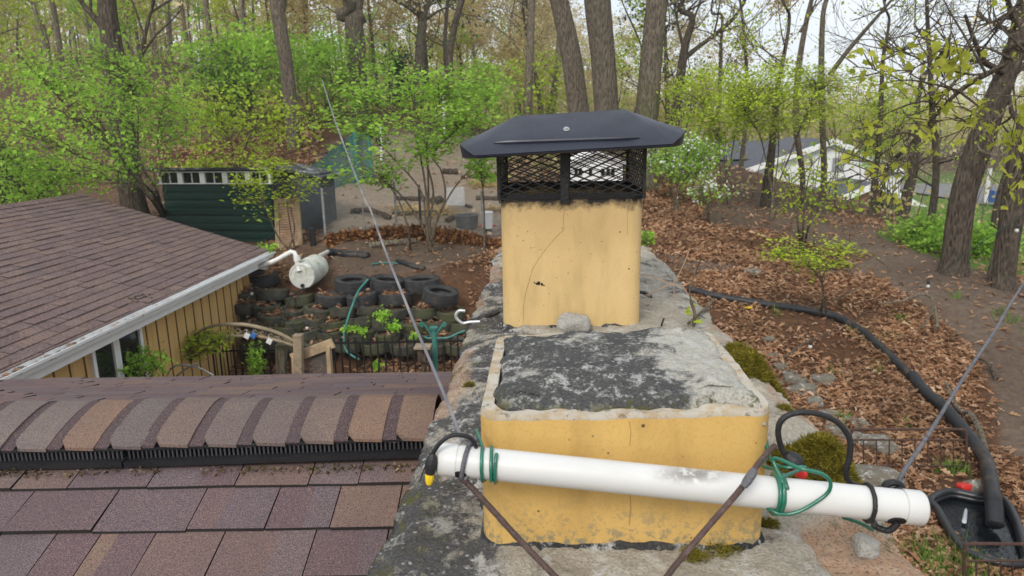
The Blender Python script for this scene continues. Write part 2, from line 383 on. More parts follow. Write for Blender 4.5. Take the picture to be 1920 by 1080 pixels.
# clay flue liner
def clay(name, c1, c2, soot=None, lich=None, rim=False):
    t = NT(name); p = t.tc(); z = t.sep(p)[2]
    col = t.mix(t.ramp(t.noise(p, 4, 4), [(.3, 0.), (.7, 1.)]), c1, c2)
    col = t.mix(t.ramp(t.noise(t.map(p, (1, 1, .25)), 16, 5, .6), [(.47, 0.), (.72, .5)]), col, tuple(x*.6 for x in c1)); col = t.mix(t.ramp(t.noise(t.map(p, (1, 1, .5), (5, 2, 0)), 3.5, 5, .65), [(.5, 0.), (.72, .4)]), col, tuple(x*.72 for x in c1))
    col = t.mix(t.ramp(t.noise(p, 260, 2), [(.3, .25), (.5, 0.)]), col, tuple(x*.6 for x in c1))
    sp = t.math('MULTIPLY', t.ramp(t.vor(p, 42), [(.06, 1.), (.11, 0.)]), t.ramp(t.noise(p, 9, 2), [(.42, 0.), (.55, 1.)])); col = t.mix(sp, col, (.13, .07, .03))
    sp2 = t.math('MULTIPLY', t.ramp(t.vor(t.map(p, loc=(3, 1, 7)), 15), [(.035, 1.), (.06, 0.)]), .9); col = t.mix(sp2, col, (.05, .035, .02))
    nz = t.noise(p, 14, 6, .7)
    if soot:
        zz = t.math('ADD', z, t.math('MULTIPLY', t.math('SUBTRACT', nz, .5), .13))
        f = t.n('ShaderNodeMapRange'); t.l(zz, f.inputs[0]); f.inputs[1].default_value = soot-.045; f.inputs[2].default_value = soot-.012
        f2 = t.n('ShaderNodeMapRange'); t.l(zz, f2.inputs[0]); f2.inputs[1].default_value = soot-.20; f2.inputs[2].default_value = soot+.05
        col = t.mix(t.math('MULTIPLY', f2.outputs[0], .45), col, (.27, .17, .08))
        col = t.mix(f.outputs[0], col, (.012, .011, .010))
    if lich:
        f = t.n('ShaderNodeMapRange'); t.l(z, f.inputs[0]); f.inputs[1].default_value = lich+.085; f.inputs[2].default_value = lich-.01
        g = t.math('MULTIPLY', f.outputs[0], t.ramp(t.noise(p, 60, 6, .75), [(.49, 0.), (.57, .95)])); col = t.mix(g, col, (.20, .195, .14))
    if rim:
        nz2 = t.math('ADD', t.attr('rim'), t.math('MULTIPLY', t.math('SUBTRACT', nz, .5), .9))
        rc = t.mix(t.ramp(t.noise(p, 30, 6, .7), [(.40, 0.), (.55, 1.)]), (.40, .31, .20), (.47, .44, .38)); rc = t.mix(t.ramp(t.noise(p, 50, 5, .7), [(.56, 0.), (.64, .85)]), rc, (.12, .10, .08)); col = t.mix(t.ramp(nz2, [(.42, 0.), (.62, .95)]), col, rc)
        t.bump(nz, .35, .006)
    elif False:
        col = t.mix(t.ramp(nz, [(.42, 0.), (.55, .9)]), col, (.40, .36, .30)); col = t.mix(t.ramp(t.noise(p, 45, 5, .7), [(.54, 0.), (.62, .9)]), col, (.10, .085, .07))
        t.bump(nz, .9, .012)
    else: t.bump(t.noise(p, 90, 4), .14, .004)
    return t.fin(col, .62, 0, .35)
M['clay_up'] = clay('yellow_clay', (.62, .43, .185), (.68, .49, .225), soot=3.766)
M['clay_low'] = clay('ochre_clay', (.60, .375, .11), (.67, .43, .145), lich=3.315, rim=True)
M['clay_rim'] = clay('chipped_clay_rim', (.58, .40, .20), (.62, .46, .26), rim=True)
M['crack'] = plain('crack', (.36, .23, .085), .9)
M['soot'] = plain('soot', (.013, .012, .012), .9, bump=.8, bscale=50)
# metals, plastics
t = NT('black_painted_steel'); p = t.tc()
c = t.mix(t.ramp(t.noise(p, 7, 5, .6), [(.3, 0.), (.7, 1.)]), (.011, .014, .026), (.020, .025, .042)); c = t.mix(t.ramp(t.noise(p, 120, 4, .7), [(.64, 0.), (.7, .8)]), c, (.12, .12, .12))
t.bump(t.noise(p, 300, 2), .12, .002); M['cap'] = t.fin(c, t.ramp(t.noise(p, 9, 4), [(.3, .34), (.7, .5)]), 0, .5)
M['capedge'] = plain('chipped_steel_edge', (.10, .09, .085), .7, dirt=((.2, .12, .08), 60))
M['mesh_black'] = plain('black_expanded_metal', (.012, .012, .012), .55, bump=.4)
t = NT('white_pvc'); p = t.tc(); sx = t.sep(p)
c = t.mix(t.ramp(t.noise(p, 8, 4), [(.3, 0.), (.7, 1.)]), (.60, .595, .57), (.66, .655, .635))
g = t.math('MULTIPLY', t.ramp(t.noise(p, 60, 6, .75), [(.38, 0.), (.50, 1.)]), t.attr('smudge')); c = t.mix(g, c, (.26, .24, .215))
c = t.mix(t.ramp(t.noise(t.map(p, (.3, 1, 1)), 25, 6, .7), [(.55, 0.), (.75, .35)]), c, (.5, .46, .38)); M['pvc'] = t.fin(c, .38, 0, .45)
M['pvc_far'] = plain('weathered_white_plastic', (.68, .67, .63), .5, dirt=((.42, .38, .31), 14))
M['barrel'] = plain('dirty_white_barrel', (.62, .63, .58), .45, dirt=((.33, .33, .22), 7))
M['black_cable'] = plain('black_cable', (.018, .018, .02), .5, bump=.25, bscale=200)
M['grey_cable'] = plain('weathered_grey_cable', (.13, .13, .145), .6, bump=.4, bscale=180, dirt=((.05, .05, .05), 60))
M['alu_wire'] = plain('weathered_guy_wire', (.20, .20, .22), .5, .3, dirt=((.42, .36, .32), 3))
M['brown_cord'] = plain('brown_tape', (.085, .052, .045), .7, bump=.6, bscale=160, dirt=((.14, .09, .08), 50))
t = NT('green_insulation'); t.b.inputs['Coat Weight'].default_value = .35
M['green_wire'] = t.fin(t.mix(t.ramp(t.noise(t.tc(), 40), [(.3, 0.), (.7, 1.)]), (.006, .10, .06), (.012, .17, .105)), .3, 0, .5)
M['teal_paint'] = plain('teal_painted_metal', (.03, .19, .16), .5, dirt=((.12, .2, .17), 20))
M['yellow'] = plain('yellow_plastic', (.75, .52, .02), .4)
M['red'] = plain('red_plastic', (.55, .03, .025), .4)
M['blue'] = plain('blue_plastic', (.05, .16, .45), .5)
M['galv'] = plain('galvanised_steel', (.36, .37, .37), .45, .5, dirt=((.22, .2, .18), 18))
M['hook'] = plain('galvanised_hook', (.58, .6, .6), .3, .5)
M['rust'] = plain('rusty_iron', (.062, .035, .026), .8, bump=.5, dirt=((.13, .06, .035), 30))
M['iron'] = plain('black_iron', (.012, .012, .013), .5)
M['rubber'] = plain('black_rubber', (.034, .034, .037), .72, bump=.3, bscale=40, dirt=((.07, .062, .05), 9))
t = NT('mossy_rubber'); p = t.tc(); rr = t.orand()
c = t.mix(t.ramp(t.noise(p, 6, 5, .65), [(.38, 0.), (.62, 1.)]), (.045, .045, .042), (.085, .08, .058)); c = t.mix(t.math('MULTIPLY', rr, t.ramp(t.noise(p, 3.5, 4), [(.4, 0.), (.6, .9)])), c, (.08, .088, .035))
t.bump(t.noise(p, 40, 4), .4, .01); M['rubber_moss'] = t.fin(c, .85, 0, .2)
M['liner'] = plain('black_pond_liner', (.016, .017, .02), .38, bump=.2, bscale=12, spec=.6)
M['tub'] = plain('grey_rubber_tub', (.11, .115, .12), .6, dirt=((.2, .17, .13), 12))
M['white_plastic'] = plain('white_bucket_plastic', (.75, .76, .75), .4, var=.08)
M['black_plastic'] = plain('black_corrugated_plastic', (.02, .021, .024), .5, dirt=((.08, .06, .045), 5))
t = NT('dark_water'); t.bump(t.noise(t.pos(), 16, 2, .5, 1.5), .35, .012); M['water'] = t.fin((.005, .007, .009), .03, 0, .5)
t = NT('splash'); t.b.inputs['Alpha'].default_value = .75; M['splash'] = t.fin((.75, .8, .85), .15)
M['post_wood'] = plain('weathered_post_wood', (.30, .235, .16), .85, bump=.5, bscale=40, dirt=((.16, .12, .085), 10))
M['gate_wood'] = plain('pale_lumber', (.40, .295, .18), .8, bump=.3, bscale=40, dirt=((.26, .19, .12), 8))
M['log'] = bark('log_bark', (.06, .043, .032), (.17, .12, .09))
M['arch'] = plain('tan_painted_arch', (.27, .215, .14), .6, dirt=((.13, .08, .05), 14))
# buildings
t = NT('tan_siding'); p = t.tc(); n_ = t.noise(t.map(p, (1, 1, .1)), 14, 5, .6)
M['siding'] = t.fin(t.mix(t.ramp(n_, [(.3, 0.), (.7, 1.)]), (.50, .31, .11), (.60, .39, .155)), .75)
M['groove'] = plain('siding_groove', (.10, .055, .025), .9)
M['white_paint'] = plain('white_paint', (.76, .77, .77), .5, var=.05)
M['dark_glass'] = NT('dark_window').fin((.012, .014, .013), .08, 0, .55)
def shingle(name, cols, gran=300, bumpy=.5):
    t = NT(name); p = t.tc(); n = len(cols)
    c = t.ramp(t.isl(), [(k/(n-1), x) for k, x in enumerate(cols)])
    g = t.noise(p, gran, 3, .8); c = t.mix(t.ramp(g, [(.37, .85), (.48, 0.)]), c, (.03, .018, .024)); c = t.mix(t.ramp(g, [(.55, 0.), (.64, .75)]), c, (.38, .24, .17))
    c = t.mix(t.ramp(t.noise(p, 3.2, 4, .6), [(.38, 0.), (.68, .4)]), c, (.10, .075, .08))
    t.bump(g, bumpy, .003); return t.fin(c, .92, 0, .2)
M['shingle'] = shingle('brown_shingle', [(.125, .085, .10), (.165, .112, .108), (.205, .138, .108), (.145, .118, .13), (.13, .092, .102)])
M['ridge'] = shingle('ridge_shingle', [(.15, .105, .09), (.235, .15, .105), (.165, .15, .145), (.215, .14, .10), (.155, .135, .13), (.21, .15, .115)])
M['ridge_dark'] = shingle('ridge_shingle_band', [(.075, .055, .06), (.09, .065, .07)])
M['shingle_far'] = shingle('garage_shingle', [(.145, .105, .098), (.185, .13, .115), (.205, .145, .125), (.16, .12, .118), (.175, .12, .11)], 60, .2)
M['vent_slat_lit'] = plain('ridge_vent_slat_lit', (.05, .05, .056), .45)  # slats paler than the vent: light on their faces put into the colour
M['shingle_edge_shadow'] = plain('asphalt_edge_shadow', (.02, .017, .017), .95)  # black asphalt core, also painted in as the shadow line under each course
M['vent'] = plain('black_ridge_vent', (.013, .013, .015), .5)
t = NT('dark_green_door'); zz = t.sep(t.tc())[2]
M['green_door'] = t.fin(t.mix(t.ramp(t.noise(t.map(t.tc(), (.2, 1, 1)), 3, 4), [(.3, 0.), (.7, 1.)]), (.004, .026, .02), (.009, .043, .033)), .45)
M['shed_dark'] = plain('dark_shed_siding', (.055, .062, .075), .7)
M['shed_pale'] = plain('pale_corrugated_sheet', (.40, .39, .34), .6, dirt=((.22, .19, .14), 6))
M['shed_roof'] = plain('dark_shed_roof', (.04, .042, .045), .6, dirt=((.35, .36, .37), 4))
M['lattice'] = plain('reddish_plank', (.46, .30, .20), .8, dirt=((.34, .2, .13), 8))
t = NT('brick'); br = t.n('ShaderNodeTexBrick'); t.l(t.map(t.tc(), (1, 1, 1), rot=(R_(90), 0, 0)), br.inputs[0]); br.inputs['Scale'].default_value = 4.5
br.inputs['Color1'].default_value = (.30, .105, .06, 1); br.inputs['Color2'].default_value = (.38, .16, .10, 1); br.inputs['Mortar'].default_value = (.36, .33, .28, 1)
M['brick'] = t.fin(br.outputs[0], .9)
M['far_white'] = plain('white_house_paint', (.80, .80, .79), .6, var=.05)
M['far_roof'] = plain('slate_grey_roof', (.085, .09, .105), .8)
M['asphalt'] = plain('grey_asphalt', (.19, .185, .19), .9)
def net(name, col, alpha, sc=0):
    t = NT(name); t.fin(col, .8)
    tr = t.n('ShaderNodeBsdfTransparent'); mx = t.n('ShaderNodeMixShader')
    a = t.ramp(t.noise(t.tc(), 3, 4), [(.3, max(0, alpha-.12)), (.7, min(1, alpha+.12))]); t.l(a, mx.inputs[0])
    t.l(tr.outputs[0], mx.inputs[1]); t.l(t.b.outputs[0], mx.inputs[2]); t.l(mx.outputs[0], t.out.inputs[0]); return t.mat
M['teal_net'] = net('teal_netting', (.03, .19, .17), .72)
M['screen'] = net('grey_wire_screen', (.20, .18, .16), .45)
M['clear_sheet'] = net('clear_plastic_sheet', (.45, .45, .45), .4)
# ================================================================ terrain
_cp = []
def cp(px, py, D): _cp.append(tuple(P(px, py, D=D)))
for a in [(700,700,10.5),
          (500,515,12.6),(560,520,12.5),(905,560,11.9),
          (780,480,13.5),(650,470,13.4),(480,466,14.5),(900,480,13.5),(900,430,16.5),(700,405,16.5),(620,440,14.4),
          (850,330,22),(640,300,21),(760,360,19),(600,215,27),(860,215,30),(100,215,30),(300,110,45),(20,150,40),(250,330,19),(-300,250,25),
          (1250,505,13),(1300,405,17),(1400,345,22),(1300,300,27),(1230,335,24),(1110,352,20),(1110,350,28),(1110,348,38),(1160,350,28),(1640,428,17),(1560,415,18),(1720,465,15),(1790,500,13.2),(1880,535,12),
          (1750,570,11),(1890,640,9.8),(1890,700,9.0),(1500,560,11.5),(1450,680,9.5),(1600,800,8.0),(1400,560,11.4),
          (1640,520,12.5),(1850,520,12.3),(1950,560,11)]: cp(*a)
for a in [(5.6,5.6,.2),(4.0,6.2,.25),(6.5,6.0,.25),(5.5,3,.12),(3,5,.2),(-2,8,.1),(-5,8,.1),(-9,8,.1),(-10,0,.1),(0,0,.05),(6,-4,.05),(-4,-8,.05),
          (-12,12,.9),(-16,14,1.6),(-3,5,.1),(2.0,7.5,.35),(10,4,-.1),(14,8,-.6),(13,15,.2),(22,24,-1.0),(16,22,-.6),
          (20,48,-1.0),(30,45,-1.2),(10,48,-.6),(42,60,-1.4),(0,60,.3),(60,100,-1),(-60,60,9),(-40,30,6),(-100,100,14),(0,120,2),(100,40,-2),(60,-30,-2),(-60,-30,3),(0,-60,0),(140,140,0),(-140,0,10),(-140,200,14),(140,-100,-1),(0,220,4)]: _cp.append(a)
for _x in range(450, 900, 60):
    for _D, _z in ((10.55, .12), (10.95, .22), (11.2, .50), (11.5, .85), (11.95, 1.28)): q_ = P(_x, 600, D=_D); _cp.append((q_[0], q_[1], _z))
_cp = np.array(_cp)
_r = np.hypot(_cp[:, None, 0]-_cp[None, :, 0], _cp[:, None, 1]-_cp[None, :, 1])
_A = np.zeros((len(_cp)+3,)*2); n_ = len(_cp); _A[:n_, :n_] = -np.sqrt(_r**2+.5)+0; _A[:n_, :n_] += .03*np.eye(n_)
_A[:n_, n_] = 1; _A[:n_, n_+1:] = _cp[:, :2]; _A[n_:, :n_] = _A[:n_, n_:].T
_w = np.linalg.solve(_A, np.concatenate([_cp[:, 2], [0, 0, 0]]))
ZP = .22; PC = P(1842, 990, z=ZP)
def ground(x, y):
    x = np.atleast_1d(np.asarray(x, float)); y = np.atleast_1d(np.asarray(y, float)); o = np.zeros(x.shape)
    for k in range(n_): o -= _w[k]*np.sqrt((x-_cp[k, 0])**2+(y-_cp[k, 1])**2+.5)
    o += _w[n_]+_w[n_+1]*x+_w[n_+2]*y
    wp = np.clip((1.45-np.hypot(x-PC[0], y-PC[1]))/.6, 0, 1); wp = wp*wp*(3-2*wp); o = o*(1-wp)+ZP*wp
    return o+(1-wp)*(fbm(x*.9, y*.9, 3)-.5)*.16*np.clip((np.hypot(x, y)-4)/6, 0, 1)+(1-.7*wp)*(fbm(x*4, y*4, 3)-.5)*.05
def gz(x, y): return float(ground(x, y)[0])
def G(px, py, tmin=3.5, tmax=130):
    """point where the sight line through a photo pixel first meets the ground"""
    d = ray(px, py); t = np.geomspace(tmin, tmax, 900); q = CAM+t[:, None]*d
    below = q[:, 2] < ground(q[:, 0], q[:, 1])
    if not below.any(): return q[-1]
    i = int(np.argmax(below)); p = q[i].copy(); p[2] = gz(p[0], p[1]); return p
xs = np.concatenate([np.linspace(-150, -30, 16, endpoint=False), np.linspace(-30, -12, 40, endpoint=False), np.linspace(-12, 12, 170, endpoint=False), np.linspace(12, 34, 60, endpoint=False), np.linspace(34, 150, 16)])
ys = np.concatenate([np.linspace(-100, -4, 12, endpoint=False), np.linspace(-4, 4.5, 18, endpoint=False), np.linspace(4.5, 20, 130, endpoint=False), np.linspace(20, 60, 70, endpoint=False), np.linspace(60, 230, 24)])
gx, gy = np.meshgrid(xs, ys, indexing='ij'); gzv = ground(gx.ravel(), gy.ravel())
nx, ny = len(xs), len(ys); co = np.stack([gx.ravel(), gy.ravel(), gzv], 1)
ii = (np.arange(nx-1)[:, None]*ny+np.arange(ny-1)[None]).ravel()
lp = np.stack([ii, ii+ny, ii+ny+1, ii+1], 1).ravel(); nf = len(ii)
me = np_mesh('ground', co, lp, np.arange(nf)*4, np.full(nf, 4), smooth=True)
gpx, gpy, gzc = proj(co); vis = gzc > 1
LEAFBED = [[(1205,330),(1330,330),(1420,420),(1640,480),(1580,505),(1400,500),(1205,470)],
           [(1290,515),(1420,505),(1640,520),(1760,600),(1820,660),(1860,740),(1870,830),(1930,880),(1930,1090),(1500,1090),(1300,600)],
           [(830,500),(930,470),(930,720),(560,720),(600,650),(860,650),(850,590),(800,570)],
           [(440,480),(560,500),(640,545),(640,720),(440,720)], [(290,270),(600,250),(600,330),(290,335)], [(500,130),(660,130),(640,250),(560,320),(500,320)], [(590,400),(700,330),(640,320),(560,380)]]
BANK = [(1310,395),(1400,345),(1560,400),(1640,425),(1630,470),(1560,470),(1440,432),(1330,425)]
DIRT = [[(1560,500),(1600,440),(1640,425),(1720,470),(1930,540),(1930,870),(1880,840),(1865,720),(1800,640),(1700,560),(1540,520),(1300,512),(1240,480),(1420,490)],
        [(600,460),(940,460),(930,500),(840,500),(640,520)]]
GRASS = [[(1640,440),(1700,420),(1760,375),(1930,375),(1930,520),(1800,500),(1720,470)]]
leafy = np.full(len(co), .55)
for pl in DIRT+[[(600,240),(940,240),(940,470),(600,470)]]: leafy[vis & inpoly(gpx, gpy, pl)] = .06
for pl in LEAFBED: leafy[vis & inpoly(gpx, gpy, pl)] = 1.
leafy[vis & inpoly(gpx, gpy, BANK)] = .05
pale = np.zeros(len(co)); pale[vis & inpoly(gpx, gpy, [(620,300),(700,255),(940,250),(940,440),(620,450)])] = 1.; pale[vis & inpoly(gpx, gpy, DIRT[0])] = .12
grassy = np.zeros(len(co))
for pl in GRASS: grassy[vis & inpoly(gpx, gpy, pl)] = 1.
grassy[(co[:, 0] > 14) & (co[:, 1] > 18) & (co[:, 1] < 70)] = .85
for nm, arr in (('leafy', leafy), ('grassy', grassy), ('pale', pale)):
    at = me.attributes.new(nm, 'FLOAT', 'POINT'); at.data.foreach_set('value', arr.astype(np.float32))
g_ = link_mesh('ground', me, M['soil']); g_['kind'] = 'structure'
# driveway and road far right, laid on the ground
def strip(name, x0, x1, y0, y1, mat, nxs=40, nys=16, lift=.06):
    X, Y = np.meshgrid(np.linspace(x0, x1, nxs), np.linspace(y0, y1, nys), indexing='ij')
    c = np.stack([X.ravel(), Y.ravel(), ground(X.ravel(), Y.ravel())+lift], 1)
    i = (np.arange(nxs-1)[:, None]*nys+np.arange(nys-1)[None]).ravel()
    m = np_mesh(name, c, np.stack([i, i+nys, i+nys+1, i+1], 1).ravel(), np.arange(len(i))*4, np.full(len(i), 4), smooth=True)
    o = link_mesh(name, m, mat); o['kind'] = 'structure'; return o
strip('driveway', 26, 60, 42, 58, M['asphalt'], lift=.12)

# ================================================================ house and roof (its own axes: R0 along the ridge, F0 across it)
def H(s, t, z): return R0*s+F0*t+np.array([0, 0, z])
HR = 3.125; TR = 2.04; TP = .32
house = empty('house', H(-4, 0, .0), 'house under the brown shingle roof beside the chimney', 'house')
rs = random.Random(5)
mb = MB()
W_ = []
for (a, b) in (((-9.4, 4.3), (-.3, 4.3)), ((-9.4, -6), (-.3, -6)), ((-9.4, -6), (-9.4, 4.3)), ((-.3, -6), (-.3, 4.3))):
    mb.bar(H(a[0], a[1], 1.1), H(b[0], b[1], 1.1), .12, 2.3)
mb.build('wall', M['siding'], house)
def roof_plane(t, side):      # height of the roof deck
    return HR-TP*abs(t-TR)
mb = MB(); te = 4.83
for sgn, tend in ((1, te), (-1, -6.6)):
    a = [H(-9.8, TR, HR-.02), H(-.2, TR, HR-.02), H(-.2, tend, roof_plane(tend, 0)-.02), H(-9.8, tend, roof_plane(tend, 0)-.02)]
    b = [p-np.array([0, 0, .08]) for p in a]; mb.add(a+b, [(0, 1, 2, 3), (7, 6, 5, 4), (0, 4, 5, 1), (1, 5, 6, 2), (2, 6, 7, 3), (3, 7, 4, 0)])
mb.build('roof_deck', M['shed_roof'], house)
def slope_shingles(name, t0, t1, expo, smin, smax, wmin, wmax, two=True):
    """courses of separate tabs from the eave (t1) up to the ridge (t0); slant gives the cut edges"""
    mb = MB(); sg = 1 if t1 > t0 else -1; L = abs(t1-t0)*math.sqrt(1+TP*TP); nr = int(L/expo)+1; cs = 1/math.sqrt(1+TP*TP)
    for r in range(nr):
        d1 = min(L, (r+1)*expo); d0 = max(0, r*expo-.012); s = smin-rs.random()*wmax
        while s < smax:
            wd = wmin+(wmax-wmin)*rs.random(); e = min(smax, s+wd-.0035); s_ = max(s, smin)
            if e > s_+.01:
                lift = rs.random()*.003
                def pt(s, d, h):
                    t = t0+sg*d*cs; return H(s, t, roof_plane(t, 0)+h)
                j = [rs.uniform(-.002, .002) for _ in range(2)]
                hi, lo = .003, .010+lift
                if rs.random() < .3 and two: lo += .004
                v = [pt(s_, d0, hi), pt(e, d0, hi), pt(e, d1+j[0], lo), pt(s_, d1+j[1], lo), pt(e, d1+j[0], lo-.009), pt(s_, d1+j[1], lo-.009), pt(s_, d0, hi-.006), pt(e, d0, hi-.006)]
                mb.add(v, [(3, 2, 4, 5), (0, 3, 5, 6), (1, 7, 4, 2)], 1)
                if rs.random() < .6 and sg < 0:
                    f_ = rs.uniform(.3, .7); m0 = v[0]*(1-f_)+v[1]*f_; m1 = v[3]*(1-f_)+v[2]*f_; mb.add([v[0], m0, m1, v[3]], [(0, 1, 2, 3)]); mb.add([m0, v[1], v[2], m1], [(0, 1, 2, 3)])
                else: mb.add(v[:4], [(0, 1, 2, 3) if sg < 0 else (3, 2, 1, 0)])
            s += wd
    return mb.build(name, [M['shingle'], M['shingle_edge_shadow']], house)
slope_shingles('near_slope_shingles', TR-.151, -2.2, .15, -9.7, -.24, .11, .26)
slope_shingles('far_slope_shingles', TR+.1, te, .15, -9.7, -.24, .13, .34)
# fascia gutter at the far eave
mb = MB(); ze = roof_plane(te, 0)
mb.bar(H(-9.8, te+.055, ze-.012), H(-4.3, te+.055, ze-.105), .10, .085); mb.bar(H(-4.3, te+.055, ze-.105), H(-.75, te+.055, ze-.105), .10, .085); mb.build('gutter', M['white_paint'], house)
# ridge vent: two lengths of black slotted strip per side, then cap shingles over it
mb = MB()
t1 = TR-.206
for (s0, s1, dz) in ((-9.7, -1.12, 0.0), (-1.115, -.23, .010)):
    za = roof_plane(t1, 0)+.010
    mb.bar(H(s0, t1-.012, za+.006+dz*.3), H(s1, t1-.012, za+.009+dz*1.6), .03, .016)
    mb.bar(H(s0, t1+.01, za+.042+dz*.3), H(s1, t1+.01, za+.045+dz*1.6), .03, .006)
    mb.bar(H(s0, t1+.03, za+.026+dz*.3), H(s1, t1+.03, za+.028+dz*1.6), .006, .036)
    n = int((s1-s0)/.0125)
    for k in range(n):
        s = s0+(k+.5)*.0125
        if s < -2.6: continue
        d_ = dz*(.3+1.3*(s-s0)/(s1-s0)); mb.bar(H(s, t1+.004, za+.012+d_), H(s, t1+.004, za+.042+d_), .012, .0050, up=R0, m=1)
mb.bar(H(-9.7, TR+.11, roof_plane(TR+.11, 0)+.012), H(-.23, TR+.11, roof_plane(TR+.11, 0)+.012), .03, .014)
mb.build('ridge_vent', [M['vent'], M['vent_slat_lit']], house)
mb = MB(); ex = .136; s = -.24; k = 0
prof = [(-.216, -.010), (-.19, -.001), (-.16, .011), (-.11, .024), (-.06, .034), (-.02, .039), (.02, .038), (.05, .028), (.085, .006), (.115, -.022)]
while s > -9.6:
    lt = rs.uniform(-.002, .003)
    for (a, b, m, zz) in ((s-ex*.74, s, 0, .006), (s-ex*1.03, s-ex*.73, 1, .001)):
        loops = []
        for q, (dt, dz) in enumerate(prof):
            cut = .022 if (q == 0 and m == 0) else 0
            z = HR+.006+dz+zz+lt+.010*max(0, (s+1.1)/.9)*(1 if dt < 0 else 0)
            tt = TR+dt+(.006 if m else 0)
            loops.append([H(a+cut, tt, z+.002), H(b, tt, z-.002), H(b, tt, z-.011), H(a+cut, tt, z-.007)])
        mb.loft([np.array(l) for l in loops], m=m, cap0=True, cap1=True)
    s -= ex+rs.uniform(-.004, .004); k += 1
mb.build('ridge_cap_shingles', [M['ridge'], M['ridge_dark']], house)

rd = np.random.RandomState(9); n = 700; s_ = -rd.rand(n)*2.4-.24; t_ = TR-.236-np.abs(rd.normal(size=n))*.012
dbp = np.array([H(a, b, roof_plane(b, 0)+.016+.006*rd.rand()) for a, b in zip(s_, t_)]); keep = fbm(s_*5, s_*0+3, 3) > .42
o = link_mesh('roof_debris', scatter('roof_debris', dbp[keep], .011, LEAF4, rd, .5), M['debris']); tag(o, 'bits of moss and plant debris caught below the ridge vent', 'debris', kind='stuff')
# ================================================================ chimney
CX0, CX1, CY0, CY1, CZ = -.285, .63, .35, 4.12, 3.292
chim = empty('chimney', (.17, 2.2, 0), 'wide masonry chimney with a cracked mortar crown and two yellow clay flues', 'chimney')
mb = MB(); mb.box((.1725, 2.235, 1.6), (.875, 3.73, 3.2)); mb.build('brick_stack', M['brick'], chim, bevel=.01)
nxs, nys = 92, 360
X = np.linspace(CX0, CX1, nxs); Y = np.linspace(CY0, CY1, nys); XX, YY = np.meshgrid(X, Y, indexing='ij')
ex_ = np.minimum(XX-CX0, CX1-XX); ey = np.minimum(YY-CY0, CY1-YY)
jag = (fbm(YY*6, XX*2+5, 4)-.5)
XW = XX+np.where(XX < .17, 1, -1)*0+jag*.05*np.clip(1-ex_/.12, 0, 1)
n1 = fbm(XX*7+3, YY*7, 5); n2 = fbm(XX*30, YY*30+9, 4); n3 = fbm(XX*90, YY*90+3, 3)
ZZ = CZ+(n1-.5)*.030+(n2-.5)*.013+(n3-.5)*.005
slab = fbm(XX*3.1+11, YY*3.4+2, 4); ZZ += .010*(slab > .5)+.008*(slab > .58)
ZZ -= np.clip(.05-np.minimum(ex_, ey), 0, .05)*.45
rb = np.clip((XX-(.43+.10*(fbm(YY*4+2, XX*0+1, 3)-.5)+.12*np.clip(1.5-YY, 0, 1)*0))/.02, 0, 1)*np.clip((1.17+.15*(fbm(XX*6, YY*3, 3)-.5)-YY)/.03, 0, 1)
ZZ -= .022*rb
for (ax, ay, bx, by) in ((-.02, .75, -.015, 1.03), (-.285, 1.75, -.1, 1.9), (.5, 1.9, .63, 1.8)):    # open cracks
    tt = np.clip(((XX-ax)*(bx-ax)+(YY-ay)*(by-ay))/((bx-ax)**2+(by-ay)**2), 0, 1)
    dd = np.hypot(XX-ax-tt*(bx-ax)+(n2-.5)*.03, YY-ay-tt*(by-ay)); ZZ -= .02*np.clip(1-dd/.006, 0, 1)
brick = np.clip(rb+.65*np.clip((.06+(jag)*.10-ex_)/.02, 0, 1)*(fbm(YY*3+1, XX*3, 3) > .5), 0, 1)
LICH = np.clip((.02-XX)/.15, -.2, .9)+.5*np.clip((YY-1.6)/1.5, 0, 1)*(XX > .1)+.45*np.clip((XX-.36)/.1, 0, 1)*(YY < 1.6)-.15
mossy = np.clip((fbm(XX*8, YY*8+30, 4)-.53)/.05, 0, 1)*np.clip(1-np.minimum(ex_, .5)/.18, 0, 1)
co = np.stack([XW.ravel(), YY.ravel(), ZZ.ravel()], 1)
i = (np.arange(nxs-1)[:, None]*nys+np.arange(nys-1)[None]).ravel(); quads = np.stack([i, i+nys, i+nys+1, i+1], 1)
# skirt down the sides
bi = np.concatenate([np.arange(nys), (np.arange(1, nxs))*nys+nys-1, (nxs-1)*nys+np.arange(nys-2, -1, -1), np.arange(nxs-2, 0, -1)*nys])
low = co[bi].copy(); low[:, 2] = 3.17+(fbm(low[:, 1]*9, low[:, 0]*9, 3)-.5)*.02
low[:, 0] += np.where(low[:, 0] < .17, .012, -.012)*(fbm(low[:, 1]*5, low[:, 0]*2, 3)); n0 = len(co); nb = len(bi)
sk = np.stack([bi, np.roll(bi, -1), n0+(np.arange(nb)+1) % nb, n0+np.arange(nb)], 1)
allq = np.vstack([quads, sk[:, ::-1]]); co2 = np.vstack([co, low])-np.array(chim.location)
me = np_mesh('mortar_crown', co2, allq.ravel(), np.arange(len(allq))*4, np.full(len(allq), 4), smooth=True)
for nm, arr in (('brick', np.concatenate([brick.ravel(), np.full(nb, .75)])), ('mossy', np.concatenate([mossy.ravel(), np.zeros(nb)])), ('lichen', np.concatenate([LICH.ravel(), np.zeros(nb)]))):
    at = me.attributes.new(nm, 'FLOAT', 'POINT'); at.data.foreach_set('value', arr.astype(np.float32))
link_mesh('mortar_crown', me, M['crown'], chim)
def crown_z(x, y): 
    return float(ZZ[int(np.clip((x-CX0)/(CX1-CX0)*(nxs-1), 0, nxs-1)), int(np.clip((y-CY0)/(CY1-CY0)*(nys-1), 0, nys-1))])
